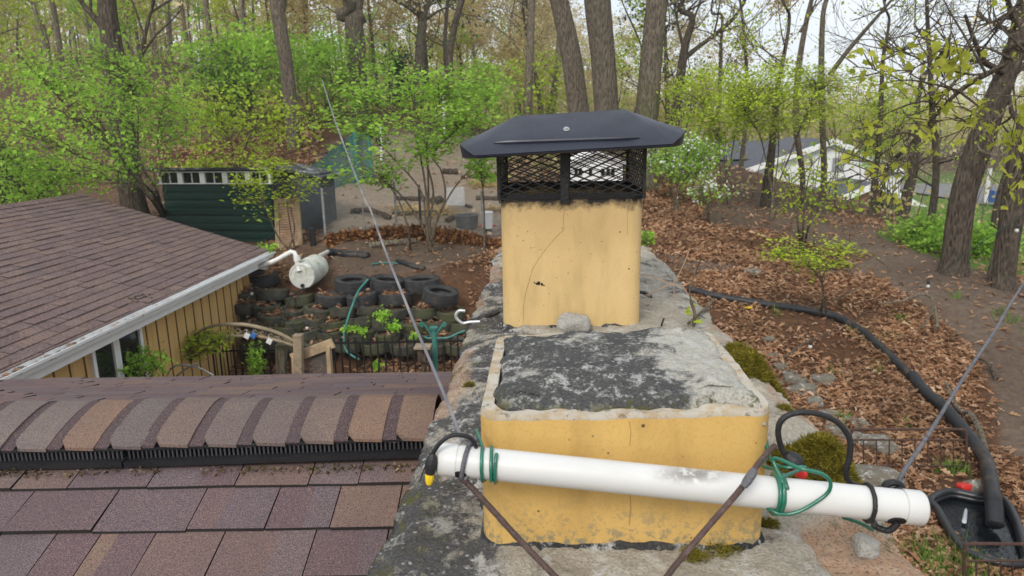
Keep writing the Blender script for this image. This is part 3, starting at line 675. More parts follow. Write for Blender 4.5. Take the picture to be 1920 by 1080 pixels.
def rrect(cx, cy, hx, hy, r, z, n=9):
    o = []
    for (sx, sy, a0) in ((1, 1, 0), (-1, 1, 90), (-1, -1, 180), (1, -1, 270)):
        for k in range(n):
            a = R_(a0+90*k/(n-1)); o.append((cx+sx*(hx-r)+r*math.cos(a), cy+sy*(hy-r)+r*math.sin(a), z))
    return o
def dense(loop, per=.012):
    o = []
    for k in range(len(loop)):
        a = np.array(loop[k]); b = np.array(loop[(k+1) % len(loop)]); m = max(1, int(np.linalg.norm(b-a)/per))
        o += [tuple(a+(b-a)*q/m) for q in range(m)]
    return np.array(o)
def nz3(p, s, seed=0): return np.array([mnoise.noise(Vector((q[0]*s+seed, q[1]*s, q[2]*s))) for q in p])
def flue(label, cx, cy, hx, hy, r, z0, z1, mat, rimmat, rimh, rough, tilt=0):
    lo = dense(rrect(cx, cy, hx, hy, r, 0)); li = dense(rrect(cx, cy, hx, hy, r, 0))
    li[:, 0] = cx+(lo[:, 0]-cx)*(1-.022/hx); li[:, 1] = cy+(lo[:, 1]-cy)*(1-.022/hy)
    top = z1+tilt*(lo[:, 0]-cx)+nz3(lo, 9)*rough+nz3(lo, 40)*rough*.5
    def ring(l, z, k=1.0): 
        q = l.copy(); q[:, 2] = z; q[:, 0] = cx+(q[:, 0]-cx)*k; q[:, 1] = cy+(q[:, 1]-cy)*k; return q
    mb = MB(); zs = np.linspace(z0, 1, 12)
    loops = [ring(lo, z0+(top-rimh-z0)*f) for f in np.linspace(0, 1, 14)]
    mb.loft(loops, 0)
    m2 = 1
    mb.loft([ring(lo, top-rimh), ring(lo, top-.006), ring(lo, top, .992), ring(li, top+nz3(li, 25)*rough, 1.0), ring(li, top-.18, 1.0)], m2)
    o = mb.build('flue_liner', [mat, rimmat], chim, smooth=True, angle=60); N = len(lo); ra = np.zeros(len(mb.v)); ra[13*N:14*N] = .28; ra[14*N:] = .85
    at = o.data.attributes.new('rim', 'FLOAT', 'POINT'); at.data.foreach_set('value', ra.astype(np.float32)); return o, lo, top
fl1, lo1, tp1 = flue('', .126, 1.262, .237, .222, .038, 3.27, 3.548, M['clay_low'], M['clay_low'], .009, .0055, .018)
tag(fl1, 'ochre clay flue liner sealed with a mortar plug')
fl2, lo2, tp2 = flue('', .088, 2.585, .242, .242, .05, 3.27, 3.768, M['clay_up'], M['clay_up'], .012, .004, -.004)
tag(fl2, 'tall yellow clay flue liner under the metal cap')
# cracks and chip on the tall flue face (thin marks 1 mm proud)
mb = MB()
def facepts(pts, y): return [P(a, b, y=y) for a, b in pts]
yf = 2.585-.242-.0005
crk = [(1057,372),(1058,395),(1056,415),(1058,430),(1045,442),(1032,456),(1018,474),(1006,492),(998,505),(993,525),(986,548),(982,570),(981,606)]
mb.tube(facepts(crk, yf), .0007, 4)
mb.tube(facepts([(1175,372),(1177,395),(1176,440)], yf), .0006, 4)
for (a, b, s) in ((1010, 531, 5), (1016, 533, 4), (1006, 532, 3), (1020, 535, 2), (1002, 530, 2)):
    q = P(a, b, y=yf); mb.box(q, (s*.0024, .0015, s*.0018), roty(.3*s), 1)
mb.build('crack', [M['crack'], M['soot']], fl2)
mb = MB(); yf1 = 1.262-.222-.0005
mb.tube(facepts([(1180,790),(1183,810),(1181,835)], yf1), .0004, 4); mb.tube(facepts([(1181,925),(1183,950),(1180,985)], yf1), .0004, 4); mb.build('crack', M['crack'], fl1)
# soot lumps along the tall flue's top
mb = MB()
for k in range(150):
    q = lo2[rs.randrange(len(lo2))]; s = rs.uniform(.006, .02)
    if q[1] > 2.5 and rs.random() < .5: continue
    mb.add([(q[0]+rs.uniform(-1, 1)*s, q[1]+rs.uniform(-.3, .6)*s, 3.766+rs.uniform(-.4, .9)*s*.8) for _ in range(4)], [(0, 1, 2), (0, 2, 3), (0, 3, 1), (1, 3, 2)])
mb.build('soot_crust', M['soot'], fl2, smooth=True)['kind'] = 'stuff'
# mortar plug in the low flue
n = 80; hx, hy = .2225, .2095
ux, uy = np.meshgrid(np.linspace(-1, 1, n), np.linspace(-1, 1, n), indexing='ij')
rr = np.maximum(np.abs(ux), np.abs(uy)); q = np.stack([.126+ux*hx, 1.262+uy*hy], -1)
jx = (fbm(q[..., 0]*14, q[..., 1]*14, 4)-.5); q[..., 0] += jx*.06*(rr > .8)*np.sign(ux)*.6; q[..., 1] += (fbm(q[..., 0]*14+9, q[..., 1]*14, 4)-.5)*.08*(rr > .8)*np.sign(uy)*.6
h = 3.552+.030*(1-rr**2.6)+(fbm(q[..., 0]*18, q[..., 1]*18, 5)-.5)*.024+(fbm(q[..., 0]*70, q[..., 1]*70, 3)-.5)*.006+.028*ux*.35
h -= .04*np.clip((rr-.93)/.07, 0, 1)**1.5
c_ = np.stack([q[..., 0].ravel(), q[..., 1].ravel(), h.ravel()], 1)-np.array(chim.location)
i = (np.arange(n-1)[:, None]*n+np.arange(n-1)[None]).ravel()
me = np_mesh('mortar_plug', c_, np.stack([i, i+n, i+n+1, i+1], 1).ravel(), np.arange(len(i))*4, np.full(len(i), 4), smooth=True)
lich_ = (.95-1.35*np.clip((ux+1.1*(fbm(ux*2.2+4, uy*2.2+1, 4)-.5)-.1)/.8, 0, 1)*np.clip((.75-uy)/.5, .25, 1)).ravel()
for nm, arr in (('lichen', lich_), ('mossy', (np.clip((rr-.86)/.1, 0, 1)*np.clip(-uy*1.2, 0, 1)).ravel())):
    at = me.attributes.new(nm, 'FLOAT', 'POINT'); at.data.foreach_set('value', arr.astype(np.float32))
link_mesh('mortar_plug', me, M['plug'], fl1)
# dark sealant collars at the foot of both flues
for (cx, cy, hx, hy, r, par, amp) in ((.126, 1.262, .237, .222, .038, fl1, 1.), (.088, 2.585, .242, .242, .05, fl2, .8)):
    l0 = dense(rrect(cx, cy, hx, hy, r, 0), .01); N = len(l0)
    nzv = nz3(l0, 14, 3); out = .011+.010*nzv; hh = .007*amp+.010*nz3(l0, 11, 8)+.007*nz3(l0, 45)
    dirv = l0-np.array([cx, cy, 0]); dirv /= np.linalg.norm(dirv, axis=1)[:, None]
    def rg(k, z): 
        w_ = l0+dirv*(out*k)[:, None]; w_[:, 2] = z; return w_
    mb = MB(); mb.loft([rg(1.3, np.full(N, 3.277)), rg(.95, 3.296+hh*.35), rg(.55, 3.302+hh*.85), rg(.03, 3.308+hh)]); mb.build('sealant_collar', M['collar'], par, smooth='full')
# mortar lump behind the low flue
def rock(c, d, seed, sub=3, sharp=.35):
    bm = bmesh.new(); bmesh.ops.create_icosphere(bm, subdivisions=sub, radius=1)
    v = [np.array(x.co) for x in bm.verts]; f = [tuple(x.index for x in y.verts) for y in bm.faces]; bm.free(); o = []
    for p in v:
        q = np.sign(p)*np.abs(p)**(1-sharp*.6)
        k = 1+.32*mnoise.noise(Vector(p*1.1)+Vector((seed, seed*.7, 0)))+.12*mnoise.noise(Vector(p*3.2)+Vector((seed, 0, 3)))
        o.append(q*k*np.array(d)/2+np.array(c))
    return o, f
p = P(1075, 608, y=2.29); mb = MB(); v, f = rock((p[0], 2.295, 3.335), (.11, .07, .07), 4); mb.add(v, f); mb.build('mortar_lump', M['pale_stone'], chim, smooth='full')
p = P(1622, 1030, z=3.32); mb = MB(); v, f = rock((p[0], p[1], 3.325), (.034, .036, .034), 11, 3, .6); mb.add(v, f)
tag(mb.build('stone_chip', M['pale_stone'], None, smooth='full'), 'small pale stone chip lying on the chimney crown below the pipe', 'stone')

# ---------------------------------------------------------------- chimney cap
cap = empty('spark_arrester', (.088, 2.585, 3.76), 'black metal chimney cap with diamond mesh sides on the tall flue', 'chimney cap')
cx, cy = .086, 2.585; tl = .042
def hz(x, z): return z+tl*(x-cx)
def oct_(hx, hy, ch, z, zc=0):
    p = [(-hx, -hy+ch), (-hx+ch, -hy), (0, -hy), (hx-ch, -hy), (hx, -hy+ch), (hx, 0), (hx, hy-ch), (hx-ch, hy), (0, hy), (-hx+ch, hy), (-hx, hy-ch), (-hx, 0)]
    return np.array([(cx+a, cy+b, hz(cx+a, z+(zc if abs(a) > hx-1e-6 else 0))) for a, b in p])
YF = -.345; zf = P(1070, 283, y=cy+YF)[2]; zt = P(1076, 211, y=cy-.14)[2]
def lidloop(hx, hy, ch, zfront, zside):
    """front and back edges low, the folded side edges higher and curled"""
    p = [(-hx, -hy+ch*1.6, zside), (-hx+ch*.45, -hy+ch*.55, (zside*.55+zfront*.45)), (-hx+ch, -hy, zfront), (0, -hy, zfront), (hx-ch, -hy, zfront), (hx-ch*.45, -hy+ch*.55, (zside*.55+zfront*.45)), (hx, -hy+ch*1.6, zside),
         (hx, hy-ch*1.6, zside), (hx-ch, hy, zfront), (0, hy, zfront), (-hx+ch, hy, zfront), (-hx, hy-ch*1.6, zside)]
    return np.array([(cx+a, cy+b, hz(cx+a, c)) for a, b, c in p])
mb = MB()
L = [lidloop(.362, .345, .055, zf-.002, zf-.002), lidloop(.368, .352, .055, zf+.004, zf+.040), lidloop(.35, .335, .052, zf+.016, zf+.052), lidloop(.30, .285, .040, zf+.056, zf+.070), lidloop(.196, .135, .006, zt-.004, zt-.004), lidloop(.19, .128, .005, zt, zt)]
mb.loft(L, 0, True, False, True)
th = [l-np.array([0, 0, .004]) for l in L]
th[1][:, 0] = cx+(L[1][:, 0]-cx)*.985; th[0][:, 0] = cx+(L[0][:, 0]-cx)*.985
mb.loft(th[::-1], 0, True, True, False); mb.loft([th[0], L[0]], 1)
def hood_pt(px, py):
    d_ = ray(px, py)
    for (ya, za, yb, zb_) in ((-.285, zf+.056, -.135, zt), (-.335, zf+.016, -.285, zf+.056)):
        q_ = np.array([cx, cy+ya, za+tl*0]); n_v = np.array([-tl*(yb-ya), -(zb_-za), (yb-ya)]); r_ = CAM+d_*(((q_-CAM)@n_v)/(d_@n_v))
        if r_[1] > cy-.286: return r_
    return r_
mb.tube([hood_pt(925+(1200-925)*k/12, 267.5-(267.5-258)*k/12)+np.array([0, -.001, .0]) for k in range(13)], [.002]+[.0085]*11+[.002], 10)
hood = mb.build('hood', [M['cap'], M['capedge']], cap, smooth=True, angle=25)
mb = MB(); sp_ = hood_pt(1062, 243); mb.lathe([(.0105, 0), (.0105, .002), (.006, .003), (.0055, .007), (.003, .008)], 14, sp_-np.array([0, .001, -.001]), rotx(R_(38)), cap1=True); mb.build('screw', M['galv'], hood, smooth=True)
mb = MB()
hxm, hym = .243, .243; z0, z1 = 3.757, zf+.03; nd = 5.6
def side(axis, sgn):
    half = hxm if axis == 0 else hym; dw = .057; st = .0118; n = int(round(2*half/dw*2)); rows = int((z1-z0)/st)
    for r in range(rows+1):
        pts = []
        for k in range(n+1):
            u = -half+k*2*half/n; zz = z0+st*(r+(.46 if (k+r) % 2 else -.46)); zz = min(max(zz, z0), z1); j = rs.uniform(-.001, .001)
            pts.append((cx+u, cy+sgn*hym+j, hz(cx+u, zz)) if axis == 0 else (cx+sgn*hxm+j, cy+u, hz(cx+sgn*hxm, zz)))
        for q in range(len(pts)-1): mb.bar(pts[q], pts[q+1], .0022, .0036)
for ax, sg in ((0, -1), (0, 1), (1, -1), (1, 1)): side(ax, sg)
mb.build('wire_mesh', M['mesh_black'], cap)
for sg in (-1, 1):
    mb = MB(); x = P(1059, 330, y=cy-.25)[0] if sg < 0 else cx
    mb.box((x, cy+sg*(hym+.006), 3.845), (.03, .004, .205)); mb.box((x, cy+sg*(hym+.009), 3.79), (.026, .004, .07)); mb.build('strap', M['mesh_black'], cap, bevel=.001)
for sx in (-1, 1):
    for sy in (-1, 1):
        mb = MB(); mb.box((cx+sx*hxm, cy+sy*hym, 3.85), (.011, .011, .19)); mb.build('corner_post', M['mesh_black'], cap)
mb = MB(); mb.loft([dense(rrect(cx, cy, .2455, .2455, .05, 3.757), .03), dense(rrect(cx, cy, .2455, .2455, .05, 3.778), .03)]); mb.build('base_band', M['soot'], cap)

# ---------------------------------------------------------------- white pipe and its cables
PA, PB = P(832, 861, y=.978), P(1719, 952, y=.945); pax = (PB-PA)/np.linalg.norm(PB-PA); PRAD = .0242
def onpipe(px, off=0, ang=None):
    """point on the pipe axis at photo column px; ang (deg) lifts it to the surface, 0 = towards the camera, 90 = top"""
    k = (px-830)/(1731-830); c = PA+(PB-PA)*k
    if ang is None: return c
    u = np.array([0, 0, 1.])-pax*pax[2]; u /= np.linalg.norm(u); fr = np.cross(u, pax); fr = fr if fr[1] < 0 else -fr
    return c+(PRAD+off)*(math.cos(R_(ang))*fr+math.sin(R_(ang))*u)
mb = MB(); N = 200; path = [PA+(PB-PA)*k/N for k in range(N+1)]
mb.tube(path, PRAD, 40, cap=False); mb.tube(path, PRAD-.003, 40, cap=False)
pipe = mb.build('pvc_pipe', M['pvc'], None, smooth=True)
tag(pipe, 'white plastic pipe tied across the front of the low flue', 'pipe')
cen = P(1300, 890, y=.96); vv = np.array([v.co for v in pipe.data.vertices])+np.array(pipe.location)
sp_x, sp_y, _z = proj(vv); sm = np.clip(1.3-np.hypot((sp_x-1298)/66, (sp_y-889)/17), 0, 1); at = pipe.data.attributes.new('smudge', 'FLOAT', 'POINT'); at.data.foreach_set('value', sm.astype(np.float32))
for (px, sgn, d) in ((830, -1, 1), (1731, 1, 1)):
    c = onpipe(px); mb = MB(); e = pax*sgn
    Rm = np.stack([np.cross(e, [0, 0, 1.])/np.linalg.norm(np.cross(e, [0, 0, 1.])), np.cross(np.cross(e, [0, 0, 1.])/np.linalg.norm(np.cross(e, [0, 0, 1.])), e)*-1, e], 1)
    mb.lathe([(PRAD+.0012, -.022), (PRAD+.0014, .004), (PRAD-.001, .0075), (PRAD-.006, .009)], 36, c, Rm, cap1=True); mb.build('end_cap', M['pvc'], pipe, smooth=True)
for (px, ang, rr_) in ((868, -32, .0085), (1688, -38, .0105)):
    c = onpipe(px, -.0015, ang); c0 = onpipe(px); nrm = (c-c0)/np.linalg.norm(c-c0)
    Rm = np.stack([pax, np.cross(nrm, pax), nrm], 1); mb = MB(); mb.lathe([(rr_*.8, .0024), (rr_, .0018), (rr_*1.02, 0.)], 18, c, Rm @ np.diag([1.25, 1, 1]), cap0=True); mb.build('drilled_hole', M['soot'], pipe)
def cord(name, mat, pts, r, label, cat='cable', n=10, sm=8, parent=None, group=None):
    mb = MB(); c = catmull(pts, sm)
    rr = np.full(len(c), r)*(1+.02*np.sin(np.arange(len(c))*1.7)); mb.tube(c, rr, n); o = mb.build(name, mat, parent, smooth=True)
    return tag(o, label, cat, group) if parent is None else o
def Pc(l, y): return [P(a, b, y=y) if not isinstance(y, (list, tuple)) else P(a, b, y=q) for (a, b), q in zip(l, y if isinstance(y, (list, tuple)) else [y]*len(l))]
def wrap(px0, px1, turns, off, a0=200, n=18):
    N = max(4, int(n*turns)); return [onpipe(px0+(px1-px0)*k/N, off+.0006*math.sin(k*2.1), a0-360*turns*k/N) for k in range(N+1)]
# green wire
cord('green_wire', M['green_wire'], Pc([(893,806)], 1.03)+wrap(905, 930, 1.35, .0028, 95)+wrap(935, 938, .5, .003, 60), .0027, 'green wire looped round the left end of the white pipe')
g = wrap(1468, 1482, 3.2, .0032, 120, 16)
cord('green_wire', M['green_wire'], Pc([(1431,800),(1440,850),(1428,872),(1452,880)], [1.08,1.06,1.03,1.0])+g+Pc([(1450,860),(1500,878),(1540,888),(1557,905),(1548,928),(1500,958),(1465,964),(1438,952),(1425,940)], [.965,.93,.925,.925,.925,.92,.925,.94,.98]), .0028, 'green wire bundle wound round the right part of the white pipe')
cord('green_wire', M['green_wire'], Pc([(1432,822),(1446,862),(1470,876),(1510,876)], [1.07,1.03,1.0,.99])+wrap(1476, 1466, 1.6, .006, 80, 16), .0027, 'short green wire tail tucked behind the white pipe next to the red plug')
cord('green_wire', M['green_wire'], Pc([(1580,970),(1610,980),(1638,993)], [.985,.985,.98]), .0028, 'cut green wire end poking out under the white pipe')
# black cable left with yellow tip
lead = empty('cable_lead', P(806, 880, y=.95), 'black cable end with a yellow tip hanging left of the pipe', 'cable')
cord('cable', M['black_cable'], Pc([(806,872),(812,850),(828,828),(850,816),(880,820),(893,838)], [.955,.955,.955,.96,.965,.975]), .0035, None, parent=lead)
mb = MB(); a, b = P(812, 850, y=.955), P(806, 888, y=.952); mb.tube([a+(b-a)*k/5 for k in range(6)], [.004,.0075,.0095,.0098,.0085,.0075], 12); mb.build('connector', M['black_cable'], lead, smooth=True)
mb = MB(); a, b = P(806, 887, y=.952), P(804, 908, y=.951); mb.tube([a+(b-a)*k/4 for k in range(5)], [.0068,.0072,.0066,.0058,.004], 8); mb.build('yellow_tip', M['yellow'], lead, smooth=True)
mb = MB(); mb.bar(P(806, 850, y=.965), P(788, 900, y=.965), .007, .002); mb.build('tail', M['black_cable'], lead)
cord('black_tie', M['grey_cable'], Pc([(893,822),(884,834)], [1.0,.985])+wrap(880, 866, .62, .003, 110)+Pc([(872,897),(880,890)], [.955,.965]), .0036, 'grey cable tie hooked through the hole at the left pipe end', 'tie')
tag(MB().tube(wrap(1641, 1641, 1.0, .0022, 90, 30), .0035, 8).build('cable_tie', M['black_cable'], None, smooth=True), 'black tie ring tight round the right end of the pipe', 'tie')
cord('black_cable', M['black_cable'], [onpipe(1690, .002, -40), onpipe(1678, .012, -62), onpipe(1660, .010, -78), onpipe(1652, .004, -60)], .0048, 'black cable stub curling out of the hole at the right pipe end')
# black loop cable with moulded plug and red socket
loop = empty('looped_cable', P(1500, 860, y=1.05), 'black looped cable with a red ended plug above the right side of the pipe', 'cable')
cord('cable', M['black_cable'], Pc([(1478,862),(1466,842),(1459,812),(1464,790),(1482,777),(1510,773),(1545,779),(1575,796),(1593,824),(1593,855),(1586,885),(1595,905),(1625,915),(1655,918)], [1.03]*14), .0047, None, parent=loop, sm=10)
mb = MB(); a, b = P(1474, 850, y=1.03), P(1498, 878, y=1.025); mb.tube([a+(b-a)*k/5 for k in range(6)], [.006,.011,.0145,.0155,.0145,.010], 12); mb.build('plug', M['black_cable'], loop, smooth=True)
mb = MB(); a, b = P(1488, 876, y=1.02), P(1508, 893, y=1.018); mb.tube([a+(b-a)*k/3 for k in range(4)], [.0095,.0095,.009,.007], 10); mb.build('red_socket', M['red'], loop, smooth=True)
# grey cable running off to the right, guy wire, brown cords
cord('grey_cable', M['grey_cable'], [P(1640,920,y=.985), P(1660,916,y=1.0), P(1680,912,D=1.03), P(1697,880,D=1.1), P(1745,808,D=1.28), P(1812,700,D=1.6), P(1868,616,D=1.95), P(1921,528,D=2.5), P(2050,330,D=5.5), P(2120,260,D=9)], .0040, 'grey cable rising from the right pipe end past the leaf bed')
mb = MB(); mb.tube(catmull([P(1655,922,y=1.0), P(1662,908,y=1.0), P(1680,905,y=1.0), P(1690,914,y=1.0), P(1672,922,y=.99), P(1656,918,y=.99)], 6), .0055, 8)
tag(mb.build('cable_knot', M['black_cable'], None, smooth=True), 'black cable knot behind the right pipe end where the grey cable starts', 'knot')
WA, WB = P(868, 828, y=.99), P(604, 150, D=13.2)
pts = []
for k, (px, py) in enumerate([(868,828),(845,770),(812,690),(780,615),(752,545),(726,480),(706,425),(694,392),(684,374),(660,312),(636,248),(622,208),(604,150)]):
    # perspective-correct parameter along the straight line between the ends
    q = (828-py)/(828-150); za, zb = (WA-CAM)@FWD, (WB-CAM)@FWD; lam = q*za/(zb+(za-zb)*q); dep = (WA+(WB-WA)*lam-CAM)@F0
    pts.append(P(px, py, D=dep))
d0 = [((p-CAM)@FWD) for p in pts]
mb = MB(); c = catmull(pts, 6); dc = (c-CAM)@FWD; mb.tube(c, .0030+.0005*np.clip(dc-1, 0, 12), 8)
tag(mb.build('guy_wire', M['alu_wire'], None, smooth=True), 'thin grey guy wire running from the pipe end to the trees', 'wire')
cord('brown_cord', M['brown_cord'], [onpipe(872, .003, -40), P(885,915,y=.953), P(925,958,y=.93), P(975,1013,y=.905), P(1040,1080,y=.87), P(1120,1160,z=3.33), np.array([.12,.72,3.325])], .0047, 'brown taped cord running down left of the pipe centre')
cord('brown_cord', M['brown_cord'], [P(1452,836,y=1.02), P(1436,852,y=.985), P(1420,872,y=.945), P(1403,897,y=.92), P(1382,925,y=.908), P(1330,985,y=.895), P(1285,1038,y=.875), P(1250,1082,y=.86), P(1200,1160,z=3.33), np.array([.2,.66,3.325])], .0044, 'brown taped cord crossing over the right half of the pipe')
mb = MB(); a, b = P(1416, 880, y=.908), P(1394, 912, y=.903); mb.tube([a+(b-a)*k/4 for k in range(5)], [.005, .0066, .0068, .0066, .005], 8)
tag(mb.build('tape_splice', M['grey_cable'], None, smooth=True), 'dark tape splice on the brown cord crossing over the pipe', 'tape')
# hook on the crown's left edge
mb = MB(); mb.tube(catmull(Pc([(900,603),(880,604),(868,606),(857,598),(855,590),(861,583),(872,583)], 2.25), 8), .0055, 10)
tag(mb.build('metal_hook', M['hook'], None, smooth=True), 'shiny bent metal hook screwed into the left edge of the chimney crown', 'hook')
# dark torn flashing strips, twigs and seedling on the crown
def crown_at(px, py, dz=.006):
    q = P(px, py, z=CZ); q = P(px, py, z=crown_z(q[0], q[1])+dz); return q
for pts, lb in (([(872,606),(900,598),(930,586),(938,583)], 'strip of torn black membrane left of the tall flue on the crown'), ([(1196,548),(1208,550),(1222,556)], 'scrap of black membrane right of the tall flue on the crown')):
    mb = MB(); q = catmull([crown_at(*a, .004) for a in pts], 5); w_ = .022
    mb.loft([np.array([a+[0, w_*(.4+.6*mnoise.noise(Vector(a*30))), 0], a+[0, w_*.2, .008], a-[0, w_*.7, .0], a-[0, w_*.5, .006]]) for a in q], cap0=True, cap1=True)
    tag(mb.build('membrane_scrap', M['collar'], None, smooth='full'), lb, 'membrane')
rr2 = random.Random(3)
stalk = empty('dry_stalk', crown_at(1297, 612), 'dry brown stalk with small green leaves growing from the chimney crown', 'plant')
b0 = crown_at(1300, 612)
mb = MB(); mb.tube(catmull([b0, P(1303,590,y=b0[1]), P(1296,565,y=b0[1]), P(1293,545,y=b0[1]), P(1297,528,y=b0[1])], 6), [.006]*13+[.003]*12, 6)
mb.tube(catmull([P(1297,530,y=b0[1]), P(1308,500,y=b0[1]), P(1316,482,y=b0[1])], 5), .003, 5)
mb.build('stem', M['twig'], stalk, smooth=True)
lp_ = [P(a, b, y=b0[1]-.005) for a, b in ((1300,571),(1292,573),(1296,585),(1303,590),(1290,592),(1300,602),(1303,566))]
link_mesh('leaf_cluster', scatter('leaf_cluster', np.array(lp_)-np.array(stalk.location), .03, LEAF4, np.random.RandomState(2), .3), M['leaf_lime'], stalk)
b1 = crown_at(1262, 588)
sk2 = empty('dead_vine', b1, 'leafless pinkish vine sprig arching over the crown beside the tall flue', 'plant')
mb = MB()
for l in ([(1264,600),(1266,570),(1262,533)], [(1262,533),(1240,525),(1215,516),(1203,514)], [(1262,533),(1240,540),(1215,552),(1200,556)], [(1262,533),(1280,500),(1294,466)], [(1262,533),(1280,536),(1297,528)], [(1280,536),(1290,552),(1300,560)]):
    mb.tube(catmull([P(a, b, y=2.55) for a, b in l], 5), .0015, 5)
mb.build('stem', M['lattice'], sk2, smooth=True)
tag(MB().tube(catmull([crown_at(1240, 612), P(1242,605,y=2.3), P(1245,597,y=2.29)], 4), .0035, 5).build('twig_stub', M['bark_dark'], None), 'short dark twig stub standing on the crown right of the mortar lump', 'twig')
mb = MB(); a = crown_at(1290, 606)
for l in ([(1290,607),(1310,590),(1325,575),(1338,560)], [(1318,582),(1332,578)]): mb.tube(catmull([crown_at(u, v, .012) for u, v in l], 5), .005, 6)
tag(mb.build('dead_branch', M['bark_pale'], None, smooth=True), 'forked grey dead twig lying on the crown behind the mossy corner', 'twig')
# moss cushions
def moss(px, py, sx, sy, hgt, label, seed, n):
    c = crown_at(px, py, 0); r = np.random.RandomState(seed)
    a = r.rand(n)*2*math.pi; d = np.sqrt(r.rand(n)); edge = 1+.25*np.sin(a*3+seed)+.15*np.sin(a*7)
    x = c[0]+np.cos(a)*d*sx*edge; y = c[1]+np.sin(a)*d*sy*edge; k = np.clip(1-d**2.4, 0, 1)
    z = np.array([crown_z(u, v) for u, v in zip(x, y)]); z = np.where((x > CX1-.01), z-.9*(x-CX1+.01), z)+k*hgt*(.55+.9*fbm(x*35, y*35, 3))
    o = link_mesh('moss_clump', scatter('moss_clump', np.stack([x, y, z], 1)-c, .006+.13*min(sx, sy), BLADE, r, .55), M['moss'], None, c)
    # solid heart so that the cushion is not see-through
    mb = MB(); v, f = rock(c+np.array([0, 0, hgt*.05]), (sx*1.35, sy*1.35, hgt*.8), seed); mb.add(v, f); mb.build('moss_base', M['moss_base'], o, smooth='full')
    return tag(o, label, 'moss')
moss(1408, 690, .062, .13, .04, 'olive moss cushion at the back right corner of the low flue', 3, 22000)
moss(1535, 868, .075, .07, .045, 'shaggy olive moss cushion behind the looped black cable', 5, 22000)
for k, (px, py, s) in enumerate([(1350,1030,.035),(1300,1045,.02),(880,722,.016),(1475,770,.02),(1440,985,.02)]):
    moss(px, py, s, s*.8, .008, ['sparse moss patch at the front right foot of the low flue', 'thin moss scrap on the crown in front of the low flue', 'tiny moss tuft on the left edge of the crown', 'small moss tuft on the crown right of the flue rim', 'moss tuft beside the right bottom corner of the low flue'][k], 20+k, 700)
zp = ZP+.085
# ================================================================ tan garage on the left
gar = empty('garage', (-8.2, 6, .1), 'tan garage with a brown shingle roof left of the tyre wall', 'garage')
GX, RX, GY1, GY0, GE, GR = -4.90, -8.16, 11.82, -1.0, 1.93, 2.955      # eave x, ridge x, far end, near end, eave z, ridge z
LX = 2*RX-GX; wx = -5.16
mb = MB()
def grib(x0, y0, x1, y1, z0, z1, th): mb.bar((x0, y0, (z0+z1)/2), (x1, y1, (z0+z1)/2), th, z1-z0)
grib(wx-.06, GY0+.3, wx-.06, GY1-.35, .0, 1.86, .12); grib(LX+.3, GY0+.3, LX+.3, GY1-.35, .0, 1.86, .12)
for yy in (GY1-.41, GY0+.36):
    mb.add([(wx-.125, yy-.05, 0), (LX+.36, yy-.05, 0), (LX+.36, yy-.05, 1.86), (RX, yy-.05, 2.83), (wx-.125, yy-.05, 1.86), (wx-.125, yy+.05, 0), (LX+.36, yy+.05, 0), (LX+.36, yy+.05, 1.86), (RX, yy+.05, 2.83), (wx-.125, yy+.05, 1.86)],
           [(0, 1, 2, 3, 4), (9, 8, 7, 6, 5), (0, 4, 9, 5), (1, 6, 7, 2), (2, 7, 8, 3), (3, 8, 9, 4)])
gw = mb.build('wall', M['siding'], gar)
mb = MB(); yv = GY1-.55
while yv > GY0+.4:
    mb.box((wx+.001, yv, .93), (.012, .022, 1.84)); yv -= .245
mb.build('siding_grooves', M['groove'], gw)
mb = MB(); mb.box((wx+.015, GY1-.40, .93), (.03, .10, 1.85)); mb.build('corner_board', M['siding'], gar)
sl_ = (GR-GE)/(GX-RX); 
mb = MB()
for sg, ex2 in ((1, GX), (-1, LX)):
    a = [(RX, GY0, GR-.03), (RX, GY1, GR-.03), (ex2, GY1, GE-.03), (ex2, GY0, GE-.03)]; mb.add(a+[(p[0], p[1], p[2]-.07) for p in a], [(0, 1, 2, 3), (7, 6, 5, 4), (0, 4, 5, 1), (1, 5, 6, 2), (2, 6, 7, 3), (3, 7, 4, 0)])
mb.build('roof_deck', M['white_paint'], gar)
mb = MB(); run = GX-RX; Ls = math.hypot(run, GR-GE); nr = int(Ls/.142)+1
for sg in (1, -1):
    for r in range(nr):
        d0 = max(0, r*.142-.01)/Ls; d1 = min(Ls+.03, (r+1)*.142)/Ls; y = GY0-rs.random()*.3
        while y < GY1+.03:
            wd = rs.uniform(.14, .36); y1 = min(y+wd-.004, GY1+.03); y0 = max(y, GY0)
            if y1 > y0+.02:
                li = .010+rs.random()*.006+(.006 if rs.random() < .4 else 0)
                def gp(f, yy, h): return (RX+sg*run*f, yy, GR-(GR-GE)*f+h)
                v = [gp(d0, y0, .003), gp(d0, y1, .003), gp(d1, y1, li), gp(d1, y0, li), gp(d1, y1, li-.012), gp(d1, y0, li-.012)]
                mb.add(v, [(3, 2, 1, 0) if sg < 0 else (0, 1, 2, 3), (3, 2, 4, 5)])
            y += wd
    if sg == 1: pass
y = GY0
while y < GY1:
    mb.add([(RX-.13, y, GR-.02), (RX, y, GR+.028), (RX+.13, y, GR-.02), (RX-.13, y+.15, GR-.03), (RX, y+.15, GR+.018), (RX+.13, y+.15, GR-.03)], [(0, 1, 4, 3), (1, 2, 5, 4), (0, 2, 1)]); y += .142
mb.build('roof_shingles', M['shingle_far'], gar)
